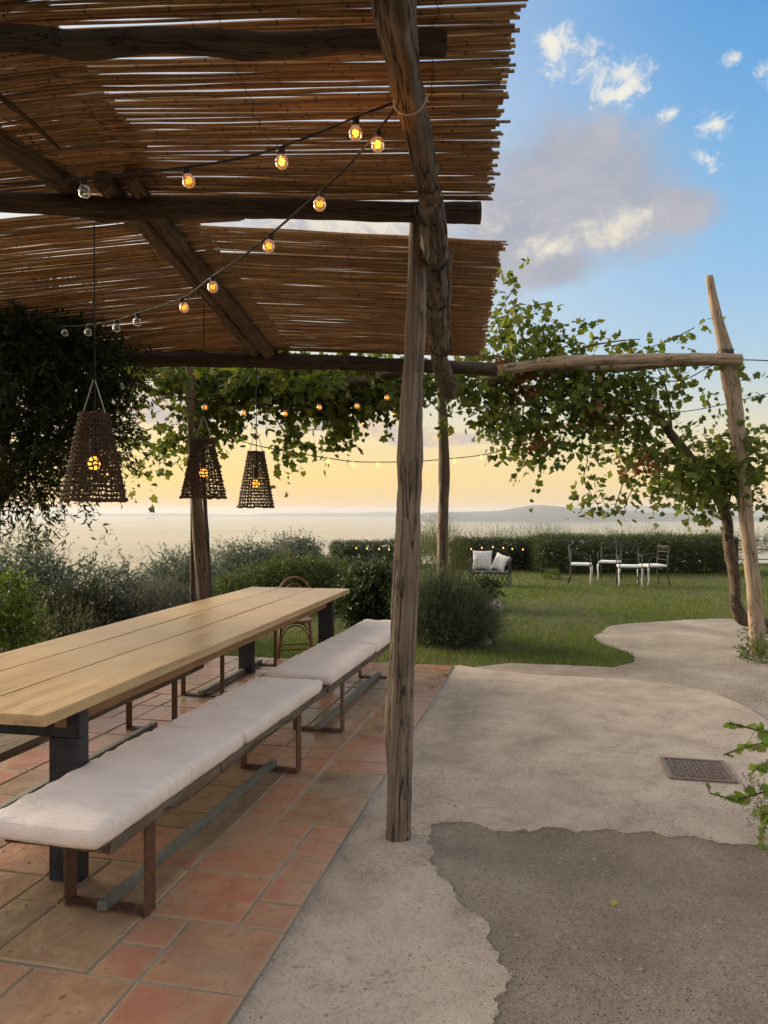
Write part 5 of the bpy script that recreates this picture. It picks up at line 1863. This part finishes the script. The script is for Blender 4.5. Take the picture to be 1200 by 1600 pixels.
# hanging flower clusters of tiny leaves
g = np.random.default_rng(8)
P0 = np.concatenate([np.array(PD(1185, 1265, DB)) + g.normal(0, 1, (70, 3)) * np.array([.022, .03, .06]), np.array(PD(1180, 1225, DB)) + g.normal(0, 1, (40, 3)) * np.array([.03, .03, .02])])
D = unit(g.normal(0, 1, (len(P0), 3)))
lv = spray_leaves(g, P0, D, np.full(len(P0), .02), 3, .014, .5)
f = link('flower_spray', leaf_mesh('flower_spray', (lv[0] - np.array(wloc(bp)), *lv[1:]), DIAMOND, [(.13, .16, .05), (.18, .16, .07), (.10, .13, .04)], g), MATS['leaf'], bp)
f['kind'] = 'stuff'

# ---- grit and crumbs along the broken edge of the concrete
r = random.Random(91)
mb = MB()
edge_pts = [p for p in asp if 1.5 < p.y < 4.4 and p.x < 3.2]
for k in range(900):
    if r.random() < .6:
        q = r.choice(edge_pts)
        x_, y_ = q.x + r.gauss(0, .03), q.y + r.gauss(0, .03)
    else:
        y_ = r.uniform(2.0, 6.5)
        x_ = r.uniform(-.35, .5) * y_ + .2
    s_ = r.uniform(.0015, .005) * (1.6 if r.random() < .12 else 1)
    vs4 = [Vector((r.gauss(0, 1), r.gauss(0, 1), r.gauss(0, .6))).normalized() * s_ for _ in range(5)]
    base4 = Vector((x_, y_, s_ * .3 + (-.004 if r.random() < .5 else .001)))
    mb.add([base4 + v for v in vs4], [(0, 1, 2), (0, 2, 3), (0, 3, 1), (4, 2, 1), (4, 3, 2), (4, 1, 3)])
grit = mb.build('grit', MATS['rock'], None, smooth=False)
tag(grit, kind='stuff')

# ---- fallen leaves
def fallen(label, px, py, s, rz, z=.004, col=(.11, .065, .035)):
    p = GP(px, py)
    me = bpy.data.meshes.new('fallen_leaf')
    me.from_pydata([(x, y, abs(y) * .5 + .15 * math.sin(x * 4)) for x, y, _z in OVAL[0]], [], [tuple(f) for f in OVAL[1]])
    me.materials.append(MATS['fallen'])
    o = link('fallen_leaf', me)
    o.location = (p.x, p.y, z)
    o.rotation_euler = (R(10), R(-8), rz)
    o.scale = (s, s * .8, s * .5)
    o.color = (*col, 1)
    return tag(o, label, 'leaf', 'leaves dropped on the paving')


fallen('curled yellow leaf lying alone on the dark asphalt', 955, 1414, .040, .6, -.001, (.42, .38, .11))
fallen('dry leaf lying on the border between concrete and asphalt', 822, 1301, .034, 2.2, .004, (.24, .19, .09))
fallen('small brown leaf on the tiles at the far right corner', 694, 1059, .05, .3, .014)
fallen('brown leaf on the tiles close to the far right corner, nearer the post', 676, 1078, .045, 1.9, .014)
fallen('tiny dark leaf on the tiles beside the table leg', 44, 1356, .016, 1.0, .016)
fallen('dark scrap of leaf on the pale concrete right of the near post', 714, 1262, .022, 2.7)

# ================================================================== LAMPS AND STRING LIGHTS
def basket_lamp(label, px, pyb, dia_px, d, h, top_z, seed, lit=.0):
    rb = dia_px / F * d / 2
    rt = rb * .44
    b_ = PD(px, pyb, d)
    root = empty('pendant_lamp', (b_.x, b_.y, b_.z))
    tag(root, label, 'lamp', 'woven basket lamps over the table')
    r = random.Random(seed)
    mb = MB()
    rows, strands = 18, 30

    def rad(f):
        return rb + (rt - rb) * f ** 1.05
    for j in range(rows + 1):
        f = j / rows
        n = strands * 2
        pts = []
        for k in range(n):
            an = 2 * math.pi * k / n
            rr = rad(f) * (1 + .035 * r.uniform(-1, 1)) + (.005 if (k + j) % 2 else -.005)
            pts.append((rr * math.cos(an), rr * math.sin(an), f * h + r.uniform(-.006, .006)))
        mb.tube(pts, .0052 if 0 < j < rows else .0085, 5, closed=True)
    for k in range(strands):
        an = 2 * math.pi * k / strands
        pts = []
        for j in range(rows * 2 + 1):
            f = j / (rows * 2)
            rr = rad(f) + (.004 if (j + k) % 2 else -.004)
            a2 = an + .03 * math.sin(j * 1.7 + k)
            pts.append((rr * math.cos(a2), rr * math.sin(a2), f * h))
        mb.tube(pts, .0042, 4)
    local_part('shade', mb, 'basket', root, smooth=True)
    local_part('bulb', MB().lathe([(.006, .52 * h), (.020, .49 * h), (.029, .44 * h), (.030, .41 * h), (.023, .37 * h), (.006, .355 * h)], sides=14), 'lamp_glow', root, smooth=True)
    local_part('socket', MB().lathe([(.012, .515 * h), (.022, .60 * h), (.02, .70 * h), (.008, .74 * h)], sides=12), 'black_cable', root, smooth=True)
    local_part('cord', MB().tube([(0, 0, .72 * h), (.004, 0, h * 1.3), (0, 0, top_z - b_.z)], .0035, 5), 'black_cable', root)
    for sx in (-1, 1):
        local_part('hanger', MB().tube([(sx * rt * .9, 0, h), (sx * .004, 0, h * 1.42)], .003, 5), 'pale_wire', root)
    return root


wood('basket', (.030, .019, .010), (.065, .042, .024), (.11, .075, .045), axis=2, grain=60, along=20, rough=.8, cracks=False)
basket_lamp('woven basket lamp hanging nearest, in front of the dark tree', 147, 781, 93, 3.75, .42, 2.98, 1)
basket_lamp('woven basket lamp hanging in front of the left pergola post', 318, 777, 67, 5.3, .40, 3.0, 2)
basket_lamp('woven basket lamp hanging clear against the glowing sky, farthest over the table', 400, 792, 54, 6.5, .47, 2.95, 3)

BG = MB().lathe([(.006, -.012), (.012, -.016), (.0205, -.028), (.0235, -.040), (.0205, -.053), (.012, -.0615), (.002, -.064)], sides=14, capb=False).mesh('bulb')
BG2 = BG.copy()
BG.materials.append(MATS['amber_glass'])
BG2.materials.append(MATS['clear_glass'])
BS = MB().lathe([(.004, .006), (.011, .004), (.0125, -.012), (.010, -.019), (.003, -.0195)], sides=10).mesh('socket')
BS.materials.append(MATS['black_cable'])
fp_ = []
for k in range(33):
    a = k / 32 * math.pi * 6
    fp_.append(((.009 + .003 * math.sin(k * 1.9)) * math.cos(a), (.009 + .003 * math.cos(k * 2.3)) * math.sin(a), -.030 - .018 * (k / 32)))
BF = MB().tube(fp_, .0014, 4).mesh('filament')
BFd = MB().tube(fp_, .0007, 4).mesh('filament')
BF.materials.append(MATS['filament_glow'])
BFd.materials.append(MATS['dead_filament'])
TB = MB().lathe([(.004, .004), (.011, .0), (.010, -.016), (.020, -.030), (.024, -.042), (.018, -.056), (.003, -.062)], sides=8).mesh('bulb')
TB.materials.append(MATS['tiny_glow'])


def light_string(label, cable, bulbs, group='strings of bulbs', full=True, wire=.0045, scale=1.0, tilt=None):
    """cable: world points; bulbs: (fraction point, lit) with a world position on the cable"""
    root = empty('light_string', cable[0])
    tag(root, label, 'string lights', group)
    off = Vector(cable[0])
    # smooth sagging cable
    pts = []
    n = len(cable)
    for i in range(n - 1):
        p0, p1, p2, p3 = cable[max(0, i - 1)], cable[i], cable[i + 1], cable[min(n - 1, i + 2)]
        for s in range(8):
            f = s / 8
            pts.append(.5 * ((2 * p1) + (p2 - p0) * f + (2 * p0 - 5 * p1 + 4 * p2 - p3) * f * f + (3 * p1 - p0 - 3 * p2 + p3) * f ** 3))
    pts.append(cable[-1])
    MB().tube(pts, wire, 6).build('cable', MATS['black_cable'], root)
    r = random.Random(len(bulbs))
    for (px, lit) in bulbs:
        # the cable point that lies at this place along it
        p = min(((abs((q.x / q.y) * F + 600 - px), q) for q in [a.lerp(b_, f / 6) for a, b_ in zip(pts, pts[1:]) for f in range(6)]), key=lambda t_: t_[0])[1]
        if full:
            g_ = link('bulb', BG if lit else BG2, None, root)
            s = link('socket', BS, None, g_)
            f = link('filament', BF if lit else BFd, None, g_)
            if lit and p.y < 2.62:
                pl = bpy.data.lights.new('bulb_light', 'POINT')
                pl.energy, pl.color, pl.shadow_soft_size = .38, (1.0, .42, .08), .012
                lo = bpy.data.objects.new('bulb_light', pl)
                COL.objects.link(lo)
                lo.parent = g_
                lo.location = (0, 0, -.04)
        else:
            g_ = link('bulb', TB, None, root)
        g_.location = p - off + Vector((0, 0, -.008 * scale))
        g_.rotation_euler = (r.uniform(-.25, .25), r.uniform(-.25, .25), r.uniform(0, 6))
        g_.scale = (scale,) * 3
    return root


c1 = [PD(622, 158, 2.47), PD(560, 182, 2.45), PD(500, 207, 2.48), (PD(420, 236, 2.55)), PD(340, 254, 2.6), PD(260, 265, 2.65), PD(130, 279, 2.7), PD(0, 288, 2.75), PD(-150, 285, 2.8)]
light_string('black cable of amber bulbs running left from the lashed beam, its last bulb unlit', c1, [(556, 1), (441, 1), (290, 1), (131, 0)])
c2 = [PD(620, 164, 2.46), PD(594, 200, 2.5), PD(545, 258, 2.55), PD(495, 304, 2.65), PD(423, 366, 2.9), PD(380, 400, 3.05), PD(332, 432, 3.25), PD(284, 466, 3.6), PD(215, 489, 4.0), PD(182, 500, 4.3), PD(138, 508, 4.6), PD(99, 510, 5.0), PD(58, 508, 5.4), PD(0, 500, 5.8)]
light_string('black cable of bulbs slanting down left from the lashed beam into the dark tree', c2, [(591, 1), (503, 1), (423, 1), (332, 1), (284, 1), (215, 0), (182, 0), (138, 0), (99, 0), (58, 0)])
c3 = [PD(150, 580, 5.6), PD(189, 594, 5.7), PD(255, 614, 6.0), PD(322, 628, 6.2), PD(382, 636, 6.4), PD(445, 638, 6.5), PD(498, 628, 6.5), PD(557, 626, 6.6), PD(604, 613, 6.6), PD(650, 600, 6.7), PD(696, 584, 6.7)]
light_string('string of bulbs sagging under the dark vine to the end of the knotted beam', c3, [(189, 0), (255, 0), (322, 1), (382, 1), (445, 1), (498, 1), (557, 1), (604, 1), (690, 1)])
c4 = [PD(345, 672, 9.6), PD(380, 690, 9.7), PD(430, 702, 9.9), PD(514, 716, 10.2), PD(551, 721, 10.3), PD(590, 722, 10.4), PD(650, 721, 10.6), PD(710, 716, 10.8), PD(752, 711, 11), PD(793, 702, 11), PD(870, 680, 11), PD(950, 655, 11), PD(1090, 640, 11), PD(1210, 612, 11)]
light_string('low thin string of small bulbs sagging across the sky behind the posts', c4, [(385, 1), (420, 1), (455, 1), (514, 1), (551, 1), (590, 1), (710, 1), (752, 1), (793, 1)], full=False, wire=.007)
c5 = [PD(470, 672, 8.9), PD(530, 668, 9.0), PD(567, 655, 9.1), PD(615, 640, 9.2), PD(690, 620, 9.3)]
light_string('short string of bulbs in the vine just left of the near post', c5, [(567, 1), (615, 1)], full=False)
c6 = [PD(870, 570, 8.7), PD(930, 568, 8.7), PD(1000, 585, 8.6), PD(1062, 595, 8.4), PD(1130, 565, 8.2), PD(1215, 564, 8.2)]
light_string('wire with two glowing bulbs among the leaves of the big vine', c6, [(932, 1), (1062, 1)], full=False, wire=.006)
c7 = [PD(520, 853, 20.9), PD(590, 856, 20.6), PD(640, 858, 20.4), PD(700, 858, 20.3), PD(735, 856, 20.2), PD(770, 853, 20.2), PD(800, 856, 20.2), PD(845, 858, 20.1)]
light_string('tiny warm lights strung along the low hedge behind the loveseat', c7, [(556, 1), (574, 1), (592, 1), (608, 1), (736, 1), (753, 1), (770, 1), (786, 1), (800, 1), (817, 1)], full=False, wire=.005, scale=.75)

# ================================================================== FAR COAST
def ridge(name, pts, dist, depth, mat, kind='structure', seed=0, z0=-120):
    """coast hills: (px, py of the skyline) at a distance, with a rounded mass behind"""
    xs = np.linspace(pts[0][0], pts[-1][0], 260)
    ys = np.interp(xs, [p[0] for p in pts], [p[1] for p in pts])
    vs, fs = [], []
    M_ = 12
    for i, (px, py) in enumerate(zip(xs, ys)):
        top = H + (800 - py) / F * dist - z0
        top *= 1 + .08 * noise.noise(Vector((px * .02, seed, 0))) + .04 * noise.noise(Vector((px * .09, seed, 1)))
        for j in range(M_ + 1):
            f = j / M_
            prof = math.sin(f * math.pi / 2) ** .8 if f < 1 else 1
            y = dist - depth * .5 + f * depth * .5
            nz_ = 1 + .22 * (1 - f) * noise.noise(Vector((px * .03, f * 4, seed)))
            vs.append(((px - 600) / F * dist, y, z0 - .5 + max(0, top) * prof * nz_))
        vs.append(((px - 600) / F * dist, dist + depth * .5, z0 - .5))
    W_ = M_ + 2
    for i in range(len(xs) - 1):
        for j in range(W_ - 1):
            fs.append((i * W_ + j, (i + 1) * W_ + j, (i + 1) * W_ + j + 1, i * W_ + j + 1))
    return tag(link(name, MB().add(vs, fs).mesh(name), MATS[mat]), kind=kind)


ridge('hills', [(640, 806), (665, 801), (720, 800), (780, 798), (815, 792), (840, 789), (870, 791), (910, 795), (960, 797), (1010, 800), (1080, 803), (1150, 806), (1260, 809), (1500, 811)], 11800, 2600, 'hill', seed=3)
ridge('mountains', [(380, 804.5), (430, 802), (520, 801), (560, 801.5), (600, 799), (640, 802), (700, 800), (860, 797), (905, 791), (950, 792), (1000, 790), (1060, 793), (1120, 796), (1250, 800), (1500, 803)], 22500, 3000, 'hill', seed=8)
ridge('mountains', [(-200, 803.5), (60, 803), (130, 802), (180, 802.5), (230, 801.5), (330, 803), (380, 804.5)], 22800, 2500, 'hill', seed=9)
# pale town on the coast
mb = MB()
r = random.Random(33)
for k in range(130):
    px = r.gauss(965, 18) if k < 60 else r.uniform(820, 1130)
    dist = 10560 + r.uniform(0, 250)
    s = r.uniform(10, 34) if k < 60 else r.uniform(8, 18)
    mb.box(((px - 600) / F * dist, dist, -114 + (dist - 10560) * .08 + r.uniform(0, 8)), (s * r.uniform(1, 2.4), s, s * .7))
tw = mb.build('town', MATS['plaster'], None, smooth=False)
tag(tw, kind='stuff')
# a ship out at sea
D_S = 13500
sx0 = (235 - 600) / F * D_S
ship = empty('cargo_ship', (sx0, D_S, -120))
tag(ship, 'tiny cargo ship far out on the pale sea left of the post', 'ship')
mb = MB().add([(-70, -10, 0), (62, -10, 0), (62, 10, 0), (-70, 10, 0), (-74, -12, 11), (76, -3, 12), (76, 3, 12), (-74, 12, 11)], [(0, 3, 2, 1), (4, 5, 6, 7), (0, 1, 5, 4), (1, 2, 6, 5), (2, 3, 7, 6), (3, 0, 4, 7)])
local_part('hull', mb, 'ship_paint', ship)
local_part('superstructure', MB().box((-52, 0, 20), (18, 18, 20)).box((-52, 0, 33), (8, 8, 8)), 'plaster', ship)

# ================================================================== HAZE
HAZE = 5.0e-5
m = bpy.data.materials.new('haze')
m.use_nodes = True
nt = m.node_tree
nt.nodes.remove(nt.nodes['Principled BSDF'])
pv = nt.nodes.new('ShaderNodeVolumePrincipled')
pv.inputs['Color'].default_value = (.80, .88, .98, 1)
pv.inputs['Density'].default_value = HAZE
pv.inputs['Anisotropy'].default_value = .2
nt.links.new(pv.outputs[0], nt.nodes['Material Output'].inputs['Volume'])
hz = link('haze', MB().box((0, 11700, -2.5), (58400, 28800, 237)).mesh('haze', False), m)
hz['kind'] = 'stuff'
